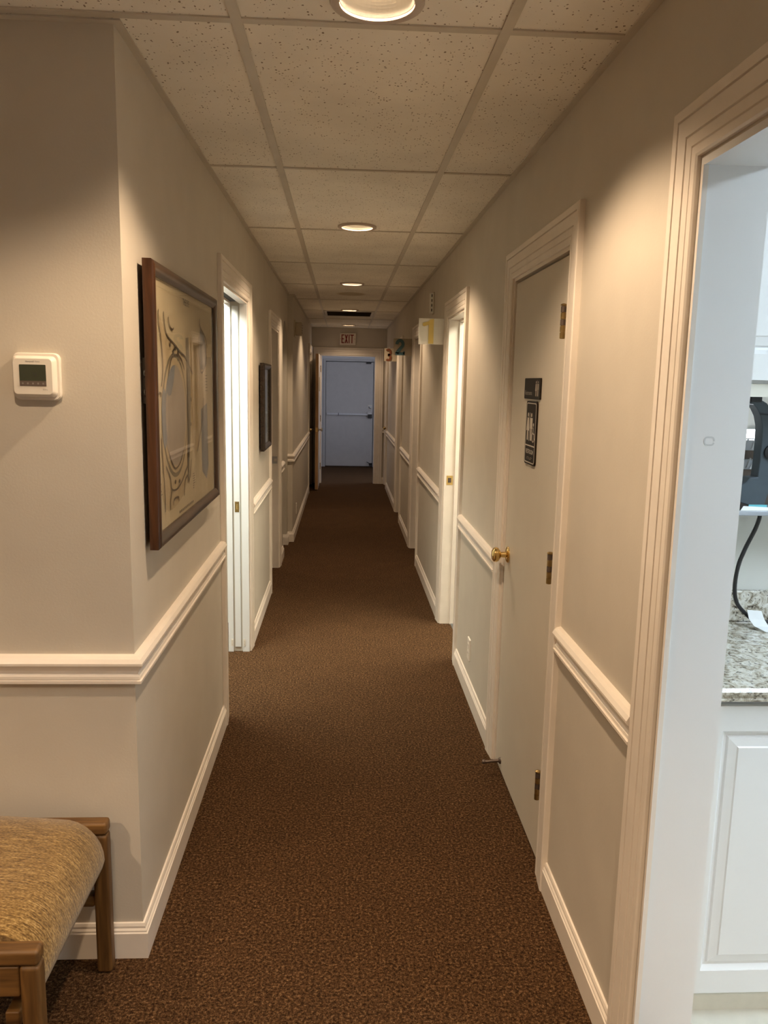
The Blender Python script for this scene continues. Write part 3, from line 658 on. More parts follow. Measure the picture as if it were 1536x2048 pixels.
for k, (x, y) in enumerate(WCANS): can_light(x, y, ['recessed light above the camera', 'recessed light at the back of the waiting area', 'recessed light over the waiting chairs', 'recessed light in the far corner of the waiting area', 'recessed light above the camera in front of the left corner'][k], WAIT_W if k < 4 else WAIT_W*.38)
# return vent
v = empty('return_vent', (0.056, 9.62, ZC), 'dark slatted return vent in the ceiling before the exit sign', 'vent')
vx0, vx1 = T_X+.016, T_X+.6096-.016
f = MB(); f.box(vx0, vx1, VENT[0], VENT[0]+.03, ZC-.006, ZC+.01); f.box(vx0, vx1, VENT[1]-.03, VENT[1], ZC-.006, ZC+.01); f.box(vx0, vx0+.03, VENT[0]+.03, VENT[1]-.03, ZC-.006, ZC+.01); f.box(vx1-.03, vx1, VENT[0]+.03, VENT[1]-.03, ZC-.006, ZC+.01)
f.build('frame', M['tee_new'], v)
MB().box(vx0, vx1, VENT[0], VENT[1], ZC+.045, ZC+.05).build('duct_back', M['dark'], v)
sl = None
for k in range(14):
    y = VENT[0]+.045+k*.047
    s = MB(); s.add([(vx0+.03, y, ZC-.002), (vx1-.03, y, ZC-.002), (vx1-.03, y+.03, ZC+.03), (vx0+.03, y+.03, ZC+.03), (vx0+.03, y+.003, ZC-.002), (vx1-.03, y+.003, ZC-.002), (vx1-.03, y+.033, ZC+.03), (vx0+.03, y+.033, ZC+.03)], [(0,1,2,3),(7,6,5,4),(0,4,5,1),(1,5,6,2),(2,6,7,3),(3,7,4,0)])
    s.build('slat', M['ventdark'], v)
# fluorescent troffers in the side rooms
def troffer(x, y, sx, sy, m, label):
    r = empty('ceiling_panel_light', (x, y, ZC-.03), label, 'ceiling light')
    b = MB(); b.box(x-sx, x+sx, y-sy, y-sy+.03, ZC-.03, ZC); b.box(x-sx, x+sx, y+sy-.03, y+sy, ZC-.03, ZC); b.box(x-sx, x-sx+.03, y-sy+.03, y+sy-.03, ZC-.03, ZC); b.box(x+sx-.03, x+sx, y-sy+.03, y+sy-.03, ZC-.03, ZC)
    b.build('frame', M['white'], r); MB().box(x-sx+.03, x+sx-.03, y-sy+.03, y+sy-.03, ZC-.02, ZC-.012).build('diffuser', m, r)
troffer(1.9, 0.9, .30, .6, M['fluo_cool'], 'cool fluorescent panel over the lab worktop room')
troffer(1.45, 4.6, .30, .6, M['fluo_neutral'], 'fluorescent panel in the room behind doorway 1')
troffer(-1.05, 3.65, .30, .6, M['fluo_left'], 'fluorescent panel in the room behind the pocket door')

# ================================================================== SIGNS
# EXIT sign
e = empty('exit_sign', (.057, YE-.03, 2.11), 'white exit sign with red letters above the end doorway', 'sign')
MB().box(-.062, .176, YE-.035, YE, 2.112, 2.284).build('face', M['exitwhite'], e, bevel=.004)
pl = Plane2D((.057, YE-.035, 2.198), (1, 0, 0), (0, 0, 1), (0, -1, 0)); lm = MB(); W_, H_ = .042, .128
def bar(x0, y0, x1, y1): pl.poly(lm, [(x0, y0), (x1, y0), (x1, y1), (x0, y1)], .0002, .002)
x = -.095; s = .014
bar(x, -H_/2, x+s, H_/2); bar(x+s, H_/2-s, x+W_, H_/2); bar(x+s, -s/2, x+W_*.85, s/2); bar(x+s, -H_/2, x+W_, -H_/2+s)
x = -.046; q = s*.62
pl.poly(lm, [(x, -H_/2), (x+s*1.1, -H_/2), (x+.048, H_/2), (x+.048-s*1.1, H_/2)], .0002, .002); pl.poly(lm, [(x+.048-s*1.1, -H_/2), (x+.048, -H_/2), (x+s*1.1, H_/2), (x, H_/2)], .0003, .0021)
x = .012; bar(x, -H_/2, x+s, H_/2)
x = .036; bar(x, H_/2-s, x+.054, H_/2); bar(x+.027-s/2, -H_/2, x+.027+s/2, H_/2-s)
pl.poly(lm, [(-.111, 0), (-.103, .008), (-.103, -.008)], .0002, .002); pl.poly(lm, [(.111, 0), (.103, -.008), (.103, .008)], .0002, .002)
lm.build('letters', M['exitred'], e)
# flag number signs
def flag_sign(y, x0, x1, z0, z1, cardm, nm, digit, label, name):
    r = empty(name, (x1, y, z0), label, 'sign', 'room number signs')
    MB().box(x0, x1, y, y+.006, z0, z1).build('card', cardm, r)
    pl = Plane2D(((x0+x1)/2, y, z0), (1, 0, 0), (0, 0, 1), (0, -1, 0)); b = MB(); H = z1-z0
    def S(pts, w): pl.stroke(b, pts, w, .0, .008)
    if digit == 1:
        pl.poly(b, [(-.020, .004), (.012, .004), (.012, H-.004), (-.008, H-.006), (-.020, H-.018), (-.058, H-.030), (-.058, H-.046), (-.046, H-.050), (-.020, H-.040)], 0, .010)
    if digit == 2:
        off = -.026; a = []
        for k in range(13):
            t = PI*1.02-k*PI*1.25/12; a.append((off+.028*math.cos(t), H-.052+.034*math.sin(t)))
        a += [(off+.010, H*.45), (off-.020, .034), (off-.026, .016)]
        S(a, .029); S([(off-.042, .014), (off+.044, .014)], .028); S([(off+.034, .010), (off+.040, .038)], .014)
    if digit == 3:
        off = -.026
        for c, rr in ((H-.048, .030), (.044, .032)):
            S([(off+.026*math.cos(t), c+rr*math.sin(t)) for t in [2.5-k*(2.5+1.75)/14 if c > .08 else 1.75-k*(1.75+2.5)/14 for k in range(15)]], .027)
        S([(off-.008, H*.5), (off+.014, H*.5)], .026)
    b.build('number', nm, r)
flag_sign(5.125, .474, .640, 1.812, 1.974, M['card'], M['yellow'], 1, 'white flag sign with a yellow number 1', 'number_sign')
flag_sign(7.50, .462, .634, 1.818, 1.972, M['cardtan'], M['teal'], 2, 'flag sign with a teal number 2', 'number_sign')
flag_sign(9.615, .484, .634, 1.815, 1.968, M['cardtan'], M['rust'], 3, 'flag sign with a rust brown number 3', 'number_sign')
# room signal bracket above sign 1
r = empty('signal_bracket', (XR, 5.9, 2.07), 'narrow white wall bracket with dark slots above the number 1 sign', 'bracket')
MB().box(.622, .648, 5.88, 5.92, 2.07, 2.215).build('body', M['card'], r, bevel=.002)
MB().box(.648, XR, 5.87, 5.96, 2.065, 2.22).build('back_plate', M['beige'], r)
for k in range(4): MB().box(.632, .638, 5.8785, 5.88, 2.083+k*.034, 2.102+k*.034).build('slot', M['black'], r)
# restroom signs
def person(pl, b, cu, cv, h, dress, w0, w1):
    s = h
    pl.ell(b, cu, cv+s*.90, s*.065, s*.075, w0, w1, 14)
    if dress:
        pl.poly(b, [(cu-s*.10, cv+s*.80), (cu+s*.10, cv+s*.80), (cu+s*.19, cv+s*.34), (cu-s*.19, cv+s*.34)], w0, w1)
        pl.poly(b, [(cu-s*.08, cv), (cu-s*.02, cv), (cu-s*.02, cv+s*.335), (cu-s*.08, cv+s*.335)], w0, w1); pl.poly(b, [(cu+s*.02, cv), (cu+s*.08, cv), (cu+s*.08, cv+s*.335), (cu+s*.02, cv+s*.335)], w0, w1)
    else:
        pl.poly(b, [(cu-s*.16, cv+s*.80), (cu+s*.16, cv+s*.80), (cu+s*.16, cv+s*.42), (cu+s*.10, cv+s*.42), (cu+s*.10, cv), (cu+s*.02, cv), (cu+s*.02, cv+s*.42), (cu-s*.02, cv+s*.42), (cu-s*.02, cv), (cu-s*.10, cv), (cu-s*.10, cv+s*.42), (cu-s*.16, cv+s*.42)], w0, w1)
def rrect(w, h, r, n=5):
    out = []
    for cx, cy, a in ((w/2-r, h/2-r, 0), (-w/2+r, h/2-r, PI/2), (-w/2+r, -h/2+r, PI), (w/2-r, -h/2+r, 1.5*PI)):
        out += [(cx+r*math.cos(a+PI/2*k/n), cy+r*math.sin(a+PI/2*k/n)) for k in range(n+1)]
    return out
EXS, EYS, EZS = (0, -1, 0), (0, 0, 1), (-1, 0, 0)
r = empty('restroom_sign', (DX, 2.735, 1.522), 'wide dark restroom sign at the top of the cream door', 'sign', 'restroom signs')
pl = Plane2D((DX, 2.735, 1.557), EXS, EYS, EZS); b = MB(); pl.poly(b, rrect(.225, .072, .006), 0, .006); b.build('plate', M['signbrown'], r)
b = MB(); pl.text(b, 'Restrooms', -.100, -.022, .022, .006, .0062, 1.05); b.build('lettering', M['signdim'], r)
b = MB(); person(pl, b, .058, -.025, .052, True, .006, .0064); person(pl, b, .086, -.025, .052, False, .006, .0064); pl.poly(b, [(.0715, -.026), (.0725, -.026), (.0725, .028), (.0715, .028)], .006, .0064); b.build('pictogram', M['signdim'], r)
r = empty('restroom_sign', (DX, 2.727, 1.294), 'tall dark restroom sign with figures and wheelchair', 'sign', 'restroom signs')
pl = Plane2D((DX, 2.727, 1.404), EXS, EYS, EZS); b = MB(); pl.poly(b, rrect(.152, .22, .014), 0, .006); b.build('plate', M['signbrown'], r)
b = MB(); o_ = rrect(.140, .208, .011); i_ = rrect(.134, .202, .009)
for k in range(len(o_)):
    j = (k+1) % len(o_); pl.poly(b, [o_[k], o_[j], i_[j], i_[k]], .006, .0065)
pl.poly(b, [(-.067, -.046), (.067, -.046), (.067, -.042), (-.067, -.042)], .006, .0065); b.build('border', M['signprint'], r)
b = MB(); person(pl, b, -.040, -.026, .098, True, .006, .0066); person(pl, b, .008, -.026, .098, False, .006, .0066)
pl.poly(b, [(-.0175, -.028), (-.0155, -.028), (-.0155, .07), (-.0175, .07)], .006, .0066)
pl.ell(b, .040, .030, .005, .006, .006, .0066, 12); pl.stroke(b, [(.038, .022), (.040, 0), (.053, -.001), (.057, -.018), (.063, -.018)], .0055, .006, .0066)
pl.stroke(b, [(.043+.0165*math.cos(a), -.012+.0165*math.sin(a)) for a in [2.0+k*4.0/14 for k in range(15)]], .004, .006, .0066)
b.build('pictogram', M['signprint'], r)
b = MB(); pl.text(b, 'RESTROOM', 0, -.072, .0215, .006, .0066, .95, 'CENTER', .012); b.build('lettering', M['signprint'], r)
b = MB()
for k in range(16):
    if k % 5 != 4: pl.ell(b, -.036+k*.0048, -.088+(.003 if k % 2 else -.002), .0011, .0011, .006, .0072, 6)
b.build('braille', M['signdim'], r)

# ================================================================== WALL DEVICES
# thermostat
r = empty('thermostat', (-.737, YF, 1.51), 'white square thermostat with dark screen on the left wall', 'thermostat')
pl = Plane2D((-.737, YF, 1.566), (1, 0, 0), (0, 0, 1), (0, -1, 0))
b = MB(); b.loft([[pl.P(u, v, w) for u, v in rrect(sz, sz, rr)] for sz, rr, w in ((.110, .014, 0), (.112, .015, .003), (.112, .015, .010), (.108, .014, .013))]); b.build('back_plate', M['plastic'], r, smooth=True)
b = MB(); b.loft([[pl.P(u-.003, v+.0, w) for u, v in rrect(sz, sz*.93, rr)] for sz, rr, w in ((.104, .012, .012), (.104, .012, .016), (.098, .012, .024), (.092, .010, .027), (.090, .009, .028))]); o = b.build('cover', M['plastic'], r, smooth=True)
pc = Plane2D(pl.P(-.003, 0, 0), pl.ex, pl.ey, pl.ez)
b = MB(); pc.poly(b, [(u, v+.003) for u, v in rrect(.062, .050, .002)], .0275, .0286); b.build('screen', M['lcd'], r)
b = MB(); pc.poly(b, [(-.031, -.0225), (.031, -.0225), (.031, -.0105), (-.031, -.0105)], .0276, .0290); bb = b.build('button_strip', M['lcdbar'], r)
b = MB()
for k in range(5): pc.ell(b, -.024+k*.012, -.0165, .0022, .0024, .0290, .0294, 10)
b.build('button', M['greyink'], bb)
b = MB(); pc.text(b, '74', -.001, .000, .013, .0286, .0288, .8); b.build('digits', M['ink'], r)
b = MB(); pc.text(b, 'Honeywell', -.016, .0335, .0055, .028, .0285, .85); b.build('brand_lettering', M['ink'], r)
b = MB(); pc.text(b, 'Home', .006, .0335, .0055, .028, .0285, .85); b.build('small_lettering', M['greyink'], r); b = MB(); pc.text(b, 'T4 Pro', .022, -.0325, .0048, .028, .0285, .85); b.build('small_lettering', M['greyink'], r)
# outlets
def outlet(x, nx, yc, zc, label):
    r = empty('wall_outlet', (x, yc, zc-.057), label, 'outlet', 'duplex wall outlets')
    b = MB(); pl = Plane2D((x, yc, zc), (0, nx, 0), (0, 0, 1), (nx, 0, 0)); b.loft([[pl.P(u, v, w) for u, v in rrect(.070-q, .114-q, .004)] for q, w in ((0, 0), (0, .004), (.005, .0065))]); b.build('cover_plate', M['plastic'], r)
    for s in (-1, 1):
        b = MB(); pl.poly(b, rrect(.032, .028, .009), .006, .0085) if False else pl.poly(b, [(u, v+s*.0195) for u, v in rrect(.032, .028, .009)], .006, .0085); o = b.build('receptacle', M['plastic'], r)
        b = MB(); [pl.poly(b, [(c-.001, s*.0195-.004), (c+.001, s*.0195-.004), (c+.001, s*.0195+.005), (c-.001, s*.0195+.005)], .0085, .0087) for c in (-.006, .006)]; b.build('slot', M['black'], o)
outlet(XR, -1, 3.80, .243, 'white outlet low on the right wall just past the restroom door')
outlet(XB, 1, 8.25, .235, 'white outlet low on the stepped-out left wall')
# horn box on the left far wall
r = empty('alarm_horn', (XB, 8.0, 2.0), 'beige alarm horn box high on the stepped-out left wall', 'alarm')
MB().box(XB, XB+.012, 7.86, 8.02, 1.985, 2.145).build('back_plate', M['beige'], r, bevel=.003)
MB().box(XB+.012, XB+.075, 7.88, 8.00, 2.0, 2.125).build('horn_body', M['beige'], r, bevel=.008)
for k in range(4): MB().box(XB+.0748, XB+.077, 7.90, 7.98, 2.02+k*.024, 2.03+k*.024).build('grille_slot', M['bronze'], r)

# ================================================================== PICTURES
def frame_boards(r, x, y0, y1, z0, z1, w, d, mv, mh):
    """four mitred mouldings on a left-wall picture, x = back plane"""
    prof = [(0, 0), (0, d*.75), (w*.15, d*.95), (w*.45, d), (w*.75, d*.82), (w, d*.62), (w, 0)]
    def run(A0, A1, P0, P1, m): MB().sweep(prof, [((x,)+P0, A0, (1, 0, 0)), ((x,)+P1, A1, (1, 0, 0))]).build('frame_moulding', m, r, smooth=True)
    run((0, 1, 1), (0, 1, -1), (y0, z0), (y0, z1), mv); run((0, -1, 1), (0, -1, -1), (y1, z0), (y1, z1), mv)
    run((0, 1, 1), (0, -1, 1), (y0, z0), (y1, z0), mh); run((0, 1, -1), (0, -1, -1), (y0, z1), (y1, z1), mh)
PX = XL+.014
r = empty('framed_chart', (XL, 2.63, 1.11), 'large mahogany framed anatomical chart on the left wall', 'picture')
FY0, FY1, FZ0, FZ1 = 2.115, 3.15, 1.108, 1.87
frame_boards(r, PX, FY0, FY1, FZ0, FZ1, .036, .030, M['mahog'], M['mahogy'])
MB().box(PX, PX+.003, FY0+.02, FY1-.02, FZ0+.02, FZ1-.02).build('backing', M['ebony'], r)
pp = MB().box(PX+.010, PX+.012, FY0+.03, FY1-.03, FZ0+.03, FZ1-.03).build('paper', M['paper'], r)
MB().box(PX+.016, PX+.018, FY0+.03, FY1-.03, FZ0+.03, FZ1-.03).build('glass_pane', M['glass'], r)
for z in (1.58, 1.53):
    b = MB(); b.tube([(XL+.008, FY0+.018+.004*math.cos(a), z+.007*math.sin(a)) for a in [k*2*PI/10 for k in range(11)]], .0015, 6); b.build('hanger_ring', M['steel'], r, smooth=True)
MB().box(XL+.001, PX, FY0+.02, FY0+.05, 1.50, 1.62).build('hanger_plate', M['dark'], r)
pl = Plane2D((PX+.012, 0, 0), (0, 1, 0), (0, 0, 1), (1, 0, 0))
W0, W1 = .0001, .0004
def lines(name, ls, w, m, lift=0):
    for l in ls: pl.stroke(MB_ := MB(), l, w, W0+lift, W1+lift); MB_.build(name, m, pp)
def smooth(p, n=4):
    out = []
    for i in range(len(p)-1):
        a, b_, c, d = p[max(i-1, 0)], p[i], p[i+1], p[min(i+2, len(p)-1)]
        for k in range(n):
            t = k/n; out.append(tuple(.5*((2*b_[j])+(-a[j]+c[j])*t+(2*a[j]-5*b_[j]+4*c[j]-d[j])*t*t+(-a[j]+3*b_[j]-3*c[j]+d[j])*t**3) for j in (0, 1)))
    return out+[p[-1]]
b = MB(); pl.poly(b, smooth([(2.225, 1.75), (2.262, 1.60), (2.226, 1.40), (2.252, 1.20), (2.50, 1.20), (2.60, 1.28), (2.62, 1.45), (2.60, 1.62), (2.42, 1.67), (2.30, 1.70)]), W0, W1); b.build('print_lids', M['c_tan'], pp)
b = MB(); pl.ell(b, 2.42, 1.457, .178, .185, W0+.0004, W1+.0004, 36); b.build('print_orbit', M['c_dark'], pp)
b = MB(); pl.ell(b, 2.42, 1.457, .168, .172, W0+.0008, W1+.0008, 36); o = b.build('print_sclera', M['c_tan'], pp)
b = MB(); pl.ell(b, 2.42, 1.457, .150, .150, W0+.0012, W1+.0012, 36); b.build('print_eyeball', M['c_ball'], pp)
b = MB(); pl.poly(b, [(2.42+.150*math.cos(a), 1.457+.150*math.sin(a)) for a in [1.55+k*1.2/10 for k in range(11)]]+[(2.36, 1.52), (2.40, 1.56)], W0+.0016, W1+.0016); pl.ell(b, 2.268, 1.455, .034, .085, W0+.0016, W1+.0016, 24); b.build('print_cornea', M['c_blue'], pp)
b = MB(); pl.ell(b, 2.308, 1.457, .026, .068, W0+.002, W1+.002, 24); b.build('print_lens', M['c_ball'], pp)
b = MB(); pl.poly(b, [(2.602, 1.695), (2.645, 1.70), (2.67, 1.55), (2.655, 1.40), (2.61, 1.24), (2.585, 1.23), (2.60, 1.42)], W0, W1); b.build('print_optic_muscle', M['c_dark'], pp)
b = MB(); pl.poly(b, [(2.655, 1.70), (2.83, 1.705), (2.845, 1.52), (2.80, 1.34), (2.73, 1.30), (2.665, 1.40), (2.68, 1.55)], W0, W1); b.build('print_muscle', M['c_tan'], pp)
b = MB(); [pl.stroke(b, [(2.68+k*.028, 1.69), (2.695+k*.028, 1.55), (2.68+k*.026, 1.40)], .008, W0+.0004, W1+.0004) for k in range(5)]; b.build('print_muscle_fibre', M['c_yel'], pp)
b = MB(); pl.poly(b, [(2.86, 1.74), (2.93, 1.72), (2.985, 1.68), (2.98, 1.62), (2.92, 1.60), (2.86, 1.60), (2.845, 1.66)], W0, W1); pl.poly(b, [(2.85, 1.46), (2.98, 1.48), (2.99, 1.25), (2.95, 1.20), (2.86, 1.24)], W0, W1); b.build('print_side_panel', M['c_blue'], pp)
lines('print_outline', [smooth(q) for q in (
    [(2.223, 1.752), (2.216, 1.726), (2.24, 1.684), (2.256, 1.639), (2.259, 1.588), (2.237, 1.545)],
    [(2.282, 1.751), (2.295, 1.715), (2.327, 1.687), (2.419, 1.668), (2.498, 1.649), (2.594, 1.631), (2.695, 1.583)],
    [(2.342, 1.741), (2.358, 1.718), (2.39, 1.709), (2.414, 1.714)],
    [(2.324, 1.574), (2.345, 1.601), (2.386, 1.629), (2.456, 1.638), (2.517, 1.627), (2.557, 1.596)],
    [(2.31, 1.357), (2.338, 1.33), (2.394, 1.300), (2.469, 1.312), (2.534, 1.353)],
    [(2.27, 1.319), (2.322, 1.28), (2.339, 1.244), (2.415, 1.236), (2.498, 1.254), (2.577, 1.288)],
    [(2.222, 1.404), (2.226, 1.362), (2.238, 1.297), (2.25, 1.23), (2.246, 1.191)],
    [(2.338, 1.24), (2.319, 1.213), (2.317, 1.187)], [(2.355, 1.194), (2.367, 1.21), (2.429, 1.208), (2.433, 1.196)],
    [(2.574, 1.259), (2.534, 1.242), (2.517, 1.2)], [(2.644, 1.304), (2.627, 1.263), (2.597, 1.229)],
    [(2.843, 1.774), (2.854, 1.746), (2.949, 1.716), (2.99, 1.682)], [(2.823, 1.712), (2.818, 1.658), (2.852, 1.591), (2.924, 1.606), (2.98, 1.652)],
    [(2.206, 1.529), (2.23, 1.525), (2.221, 1.517)], [(2.90, 1.50), (2.86, 1.42), (2.80, 1.36), (2.76, 1.32)])], .006, M['c_line'], .0024)
for q in ((2.361, 1.665), (2.402, 1.647), (2.472, 1.645), (2.427, 1.655), (2.627, 1.617), (2.66, 1.50), (2.65, 1.42), (2.39, 1.26), (2.45, 1.255)): b = MB(); pl.ell(b, *q, .010, .007, W0+.0024, W1+.0024, 10); b.build('print_dot', M['c_line'], pp)
b = MB(); pl.text(b, 'THE EYE', 2.617, 1.796, .028, W0, W1, 1.0, 'CENTER', .02); b.build('title_lettering', M['ink'], pp)
b = MB(); rnd = random.Random(3)
for k in range(10):
    y = 2.45+k*.024; pl.stroke(b, [(y, 1.157), (y+.015, 1.157)], .008, W0, W1)
for k in range(7): pl.stroke(b, [(2.68, 1.25-k*.008), (2.70+rnd.random()*.03, 1.25-k*.008)], .0028, W0, W1)
for y, z in ((2.165, 1.275), (2.165, 1.255), (2.175, 1.245), (2.16, 1.185)): pl.stroke(b, [(y, z), (y+.05, z)], .003, W0, W1)
for k in range(6): pl.stroke(b, [(2.95, 1.58-k*.011), (2.99, 1.58-k*.011)], .0028, W0, W1)
b.build('print_caption', M['c_line'], pp, kind='stuff')
# small dark picture
r = empty('small_picture', (XL, 5.27, 1.12), 'small black framed picture between the two left doorways', 'picture')
frame_boards(r, XL+.010, 5.03, 5.50, 1.118, 1.672, .038, .030, M['ebony'], M['ebony'])
MB().box(XL+.006, XL+.012, 5.05, 5.48, 1.138, 1.652).build('backing', M['ebony'], r)
pp = MB().box(XL+.018, XL+.020, 5.06, 5.47, 1.148, 1.642).build('mat_board', M['mat_board'], r)
MB().box(XL+.0201, XL+.021, 5.12, 5.41, 1.22, 1.57).build('print', M['c_grn'], pp)
MB().box(XL+.024, XL+.026, 5.06, 5.47, 1.148, 1.642).build('glass_pane', M['glass'], r)

# ================================================================== WAITING CHAIR
r = empty('waiting_chair', (-.85, 1.68, 0), 'oak framed waiting chair with golden tweed seat at lower left', 'chair')
CX1 = -.598; SH = .432
for yc, nm in ((1.925, 'far'), (1.462, 'near')):
    y0, y1 = yc-.019, yc+.019
    MB().box(CX1-.040, CX1, y0, y1, 0, SH-.035).build('leg', M['oak'], r, bevel=.009, seg=3)
    MB().box(-1.149, CX1, y0, y1, SH-.034, SH).build('side_rail', M['oakx'], r, bevel=.008, seg=3)
    MB().box(-1.19, -1.15, y0, y1, 0, .82).build('leg', M['oak'], r, bevel=.009, seg=3)
    MB().box(-1.149, CX1-.041, y0+.004, y1-.004, SH-.105, SH-.037).build('apron', M['oakx'], r, bevel=.004)
    MB().box(-1.149, CX1-.041, y0+.006, y1-.006, .19, .225).build('stretcher', M['oakx'], r, bevel=.005)
MB().box(CX1-.09, CX1-.06, 1.482, 1.905, .225, .262).build('cross_rail', M['oakx'], r, bevel=.004)
# cushion with waterfall front edge, crowned across
b = MB(); rings = []; NY = 14
prof = []
for k in range(12): prof.append((-1.14+k*(.43/11), .020+.012*math.sin(k/11*PI)))
for k in range(1, 9):
    a = k/8*PI/2; prof.append((-.71+.105*math.sin(a), .020-.115*(1-math.cos(a))))
bot = [(-.612, -.125), (-.632, -.128), (-.70, -.075), (-1.14, -.065)]
for j in range(NY+1):
    q = j/NY; y = 1.481+q*(.425); e = 1-abs(2*q-1)**5; cr = .022*e-.006
    rings.append([Vector((x+(.010*e if i > 12 else 0), y, SH+z+cr)) for i, (x, z) in enumerate(prof)]+[Vector((x, y, SH+z)) for x, z in bot])
b.loft(rings); b.build('seat_cushion', M['tweed'], r, smooth=True)
b = MB(); b.loft([[Vector((x, y, z)) for x, z in ((-1.13, .52), (-1.11, .55), (-1.15, .80), (-1.18, .80), (-1.19, .55))] for y in (1.485, 1.902)]); b.build('back_cushion', M['tweed'], r, bevel=.012, seg=3)

# ================================================================== LAB ROOM
WX0, WX1 = XR+TH+.005, 3.2
MB().box(WX0, 3.3, -0.5, 2.2, 0, .003).build('lab_vinyl', M['cream'], bpy.data.objects['floor'])
r = empty('base_cabinet', (1.9, 1.95, 0), 'white base cabinet with raised panel doors under the granite worktop', 'cabinet')
MB().box(WX0, WX1, 1.722, 2.195, .075, .852).build('body', M['white'], r)
MB().box(WX0, WX1, 1.735, 2.195, .0031, .073).build('toe_kick', M['cream'], r)
def panel_door(parent, x0, x1, y, z0, z1, m):
    d = MB(); w = .062
    d.box(x0, x0+w, y, y+.02, z0, z1); d.box(x1-w, x1, y, y+.02, z0, z1); d.box(x0+w, x1-w, y, y+.02, z0, z0+w); d.box(x0+w, x1-w, y, y+.02, z1-w, z1)
    o = d.build('door', m, parent)
    a0, a1, b0, b1 = x0+w, x1-w, z0+w, z1-w
    rings = []
    for ins, dy in ((0, .002), (.010, .012), (.016, .013), (.020, .008), (.040, .004), (.043, .0015)):
        rings.append([Vector((a0+ins, y+dy, b0+ins)), Vector((a1-ins, y+dy, b0+ins)), Vector((a1-ins, y+dy, b1-ins)), Vector((a0+ins, y+dy, b1-ins))])
    p = MB(); p.loft(rings, caps=False); p.f.append(tuple(len(p.v)-4+k for k in range(4))); p.build('raised_panel', m, o)
    return o
panel_door(r, WX0+.06, 1.42, 1.70, .082, .838, M['white'])
panel_door(r, 1.425, 1.98, 1.70, .082, .838, M['white']); panel_door(r, 1.985, 2.54, 1.70, .082, .838, M['white'])
r = empty('worktop', (1.9, 1.93, .856), 'speckled cream granite worktop seen through the right opening', 'worktop')
OG = [(0, 0), (.006, .002), (.010, .008), (.006, .014), (.006, .018), (.016, .022), (.020, .030), (.014, .038), (-.002, .040), (-.51, .040), (-.51, 0)]
MB().sweep(OG, [((WX0, 1.685, .856), (0, -1, 0), (0, 0, 1)), ((WX1, 1.685, .856), (0, -1, 0), (0, 0, 1))]).build('slab', M['granite'], r)
MB().box(WX0, WX1, 2.175, 2.197, .897, .988).build('backsplash', M['granite'], r, bevel=.003)
r = empty('wall_cabinet', (1.9, 2.05, 1.55), 'white wall cabinet above the granite worktop', 'cabinet')
MB().box(WX0, WX1, 1.90, 2.195, 1.575, 2.30).build('body', M['white'], r)
MB().box(WX0, WX1, 1.893, 1.91, 1.552, 1.583).build('light_rail', M['cream'], r)
panel_door(r, WX0+.09, 1.36, 1.878, 1.592, 2.28, M['white']); panel_door(r, 1.365, 1.9, 1.878, 1.592, 2.28, M['white'])
MB().box(1.03, 1.36, 1.873, 1.878, 1.66, 1.672).build('door_rail', M['white'], r)
SZ = 1.25; IY = 2.05
r = empty('shelf', (1.5, 2.1, SZ-.013), 'clear grey acrylic shelf above the worktop', 'shelf')
MB().box(.9, 2.2, 2.02, 2.199, SZ-.013, SZ).build('board', M['acrylic'], r, bevel=.002)
for x in (.92, 2.0): MB().box(x, x+.012, 2.12, 2.199, 1.15, SZ-.0135).build('bracket', M['acrylic'], r)
# dark curved instrument
r = empty('bench_instrument', (1.13, IY, SZ), 'dark curved bench instrument on the acrylic shelf', 'instrument')
pl = Plane2D((0, IY, 0), (1, 0, 0), (0, 0, 1), (0, -1, 0))
def U(a, c): return (1.069+(a-1480)*.001375-(1020-c)*.00013, SZ+.001+(1019-c)*.00133)   # outline on the instrument's own plane
b = MB(); out = [U(1497, 800), U(1518, 799), U(1530, 806), U(1540, 824), U(1546, 850), U(1548, 890), U(1543, 950), U(1522, 1018), U(1476, 1004), U(1479, 968), U(1488, 962), U(1496, 953), U(1511, 952), U(1516, 915), U(1519, 880), U(1520, 850), U(1517, 832), U(1510, 817), U(1503, 808), U(1497, 808)]
pl.poly(b, out, -.02, .02); b.build('arm', M['slate'], r, bevel=.003)
a0, a1 = U(1496, 804), U(1519, 793); MB().box(a0[0], a1[0], IY-.024, IY+.024, a0[1], a1[1]).build('top_cap', M['black'], r, bevel=.002)
j0 = U(1516, 828); MB().box(j0[0], j0[0]+.045, IY-.0215, IY-.0195, j0[1]-.001, j0[1]+.001).build('hinge_seam', M['black'], r)
b = MB(); u, v_ = U(1538, 902); b.lathe([(.0001, 0), (.021, 0), (.021, .006), (.012, .009), (.0001, .010)], (u, IY-.02, v_), 'y', 24, -1); b.build('pivot_knob', M['black'], r, smooth=True)
MB().box(1.065, 1.15, IY-.018, IY+.06, SZ, SZ+.004).build('foot', M['black'], r)
cd = [(1.168, 2.12, SZ-.014), (1.168, 2.12, 1.215), (1.158, 2.12, 1.18), (1.135, 2.12, 1.125), (1.120, 2.12, 1.075), (1.116, 2.12, 1.012), (1.130, 2.125, .966), (1.160, 2.13, .935), (1.195, 2.14, .910), (1.24, 2.15, .904), (1.34, 2.15, .904)]
sm = []
for i in range(len(cd)-1):
    a, b_, c, d = cd[max(i-1, 0)], cd[i], cd[i+1], cd[min(i+2, len(cd)-1)]
    for k in range(5):
        t = k/5; sm.append(tuple(.5*((2*b_[j])+(-a[j]+c[j])*t+(2*a[j]-5*b_[j]+4*c[j]-d[j])*t*t+(-a[j]+3*b_[j]-3*c[j]+d[j])*t**3) for j in range(3)))
r = empty('power_cord', (1.168, 2.12, .898), 'black power cord hanging from the shelf onto the worktop', 'cord')
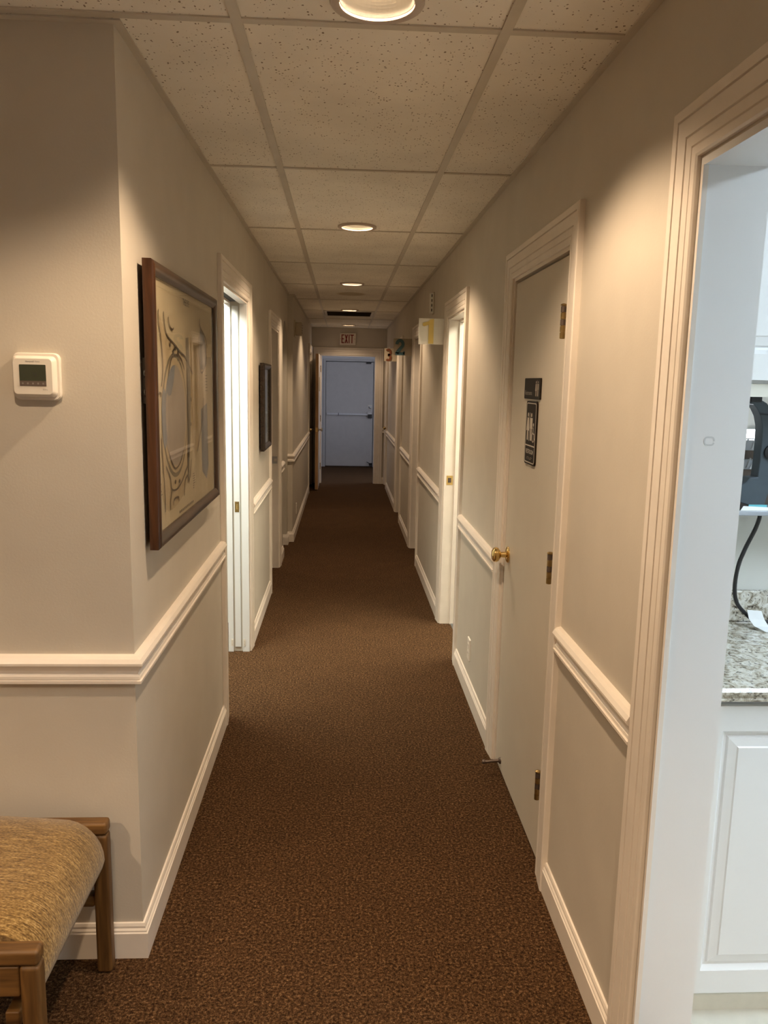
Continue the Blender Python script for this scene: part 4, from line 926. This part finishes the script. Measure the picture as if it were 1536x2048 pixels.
b = MB(); b.tube(sm+[cd[-1]], .0058, 8); b.build('cable', M['black'], r, smooth=True)
tg = [(1.158, 1.198, 2.118, .948), (1.160, 1.204, 2.108, .925), (1.170, 1.212, 2.095, .908), (1.192, 1.240, 2.07, .8985)]
b = MB(); b.loft([[Vector((x0, y, z)), Vector((x1, y-.004, z-.002)), Vector((x1, y-.003, z-.0012)), Vector((x0, y+.001, z+.0008))] for x0, x1, y, z in tg]); b.build('tag', M['sheet'], r)
# two-tier tool rack behind the arm
r = empty('tool_rack', (1.14, 2.16, SZ), 'two-tier rack of small tools behind the dark instrument', 'tool rack')
for z0, z1, y0, nm in ((SZ, 1.350, 2.135, 'lower'), (1.377, 1.401, 2.155, 'upper')): MB().box(1.09, 1.24, y0, 2.198, z0, z1).build('dark_block', M['bronze'], r, bevel=.001)
for z0, z1, y0 in ((1.3505, 1.3765, 2.125), (1.4015, 1.430, 2.145)):
    o = MB().box(1.09, 1.24, y0, 2.198, z0, z1).build('tray', M['tray'], r, bevel=.001)
    for k in range(5):
        x = 1.118+k*.021; b = MB(); b.tube([(x, y0-.002, z0+.004), (x+.009, y0-.003, z1+.006)], .0026, 6); b.build('bit', M['steel'], o)
b = MB(); b.tube([(1.128, 2.121, 1.352), (1.142, 2.119, 1.385)], .0022, 6); sw = b.build('swab_stick', M['sheet'], r)
b = MB(); b.lathe([(.0001, 0), (.007, .003), (.0095, .011), (.007, .019), (.0001, .022)], (1.143, 2.119, 1.380), 'z', 12); b.build('swab_tip', M['sheet'], sw, smooth=True)
r = empty('task_light', (1.15, 2.19, 1.433), 'bright white task light strip behind the dark instrument', 'lamp')
MB().box(1.09, 1.25, 2.178, 2.199, 1.433, 1.459).build('housing', M['white'], r); MB().box(1.092, 1.248, 2.174, 2.178, 1.434, 1.458).build('tube', M['task'], r)
tag(MB().add([(1.06, 2.022, SZ+.0005), (1.19, 2.024, SZ+.0005), (1.17, 2.028, SZ+.008), (1.07, 2.027, SZ+.012), (1.06, 2.023, SZ+.0005), (1.19, 2.025, SZ+.0005), (1.17, 2.029, SZ+.008), (1.07, 2.028, SZ+.012)], [(0,3,2,1),(4,5,6,7),(0,1,5,4),(1,2,6,5),(2,3,7,6),(3,0,4,7)]).build('paper_sheet', M['sheet']), 'crumpled white paper at the front edge of the acrylic shelf', 'paper')
tag(MB().box(1.085, 1.135, 2.0285, 2.0295, SZ+.001, SZ+.016).build('teal_packet', M['teal_sheet']), 'teal edged packet at the foot of the dark instrument', 'packet')
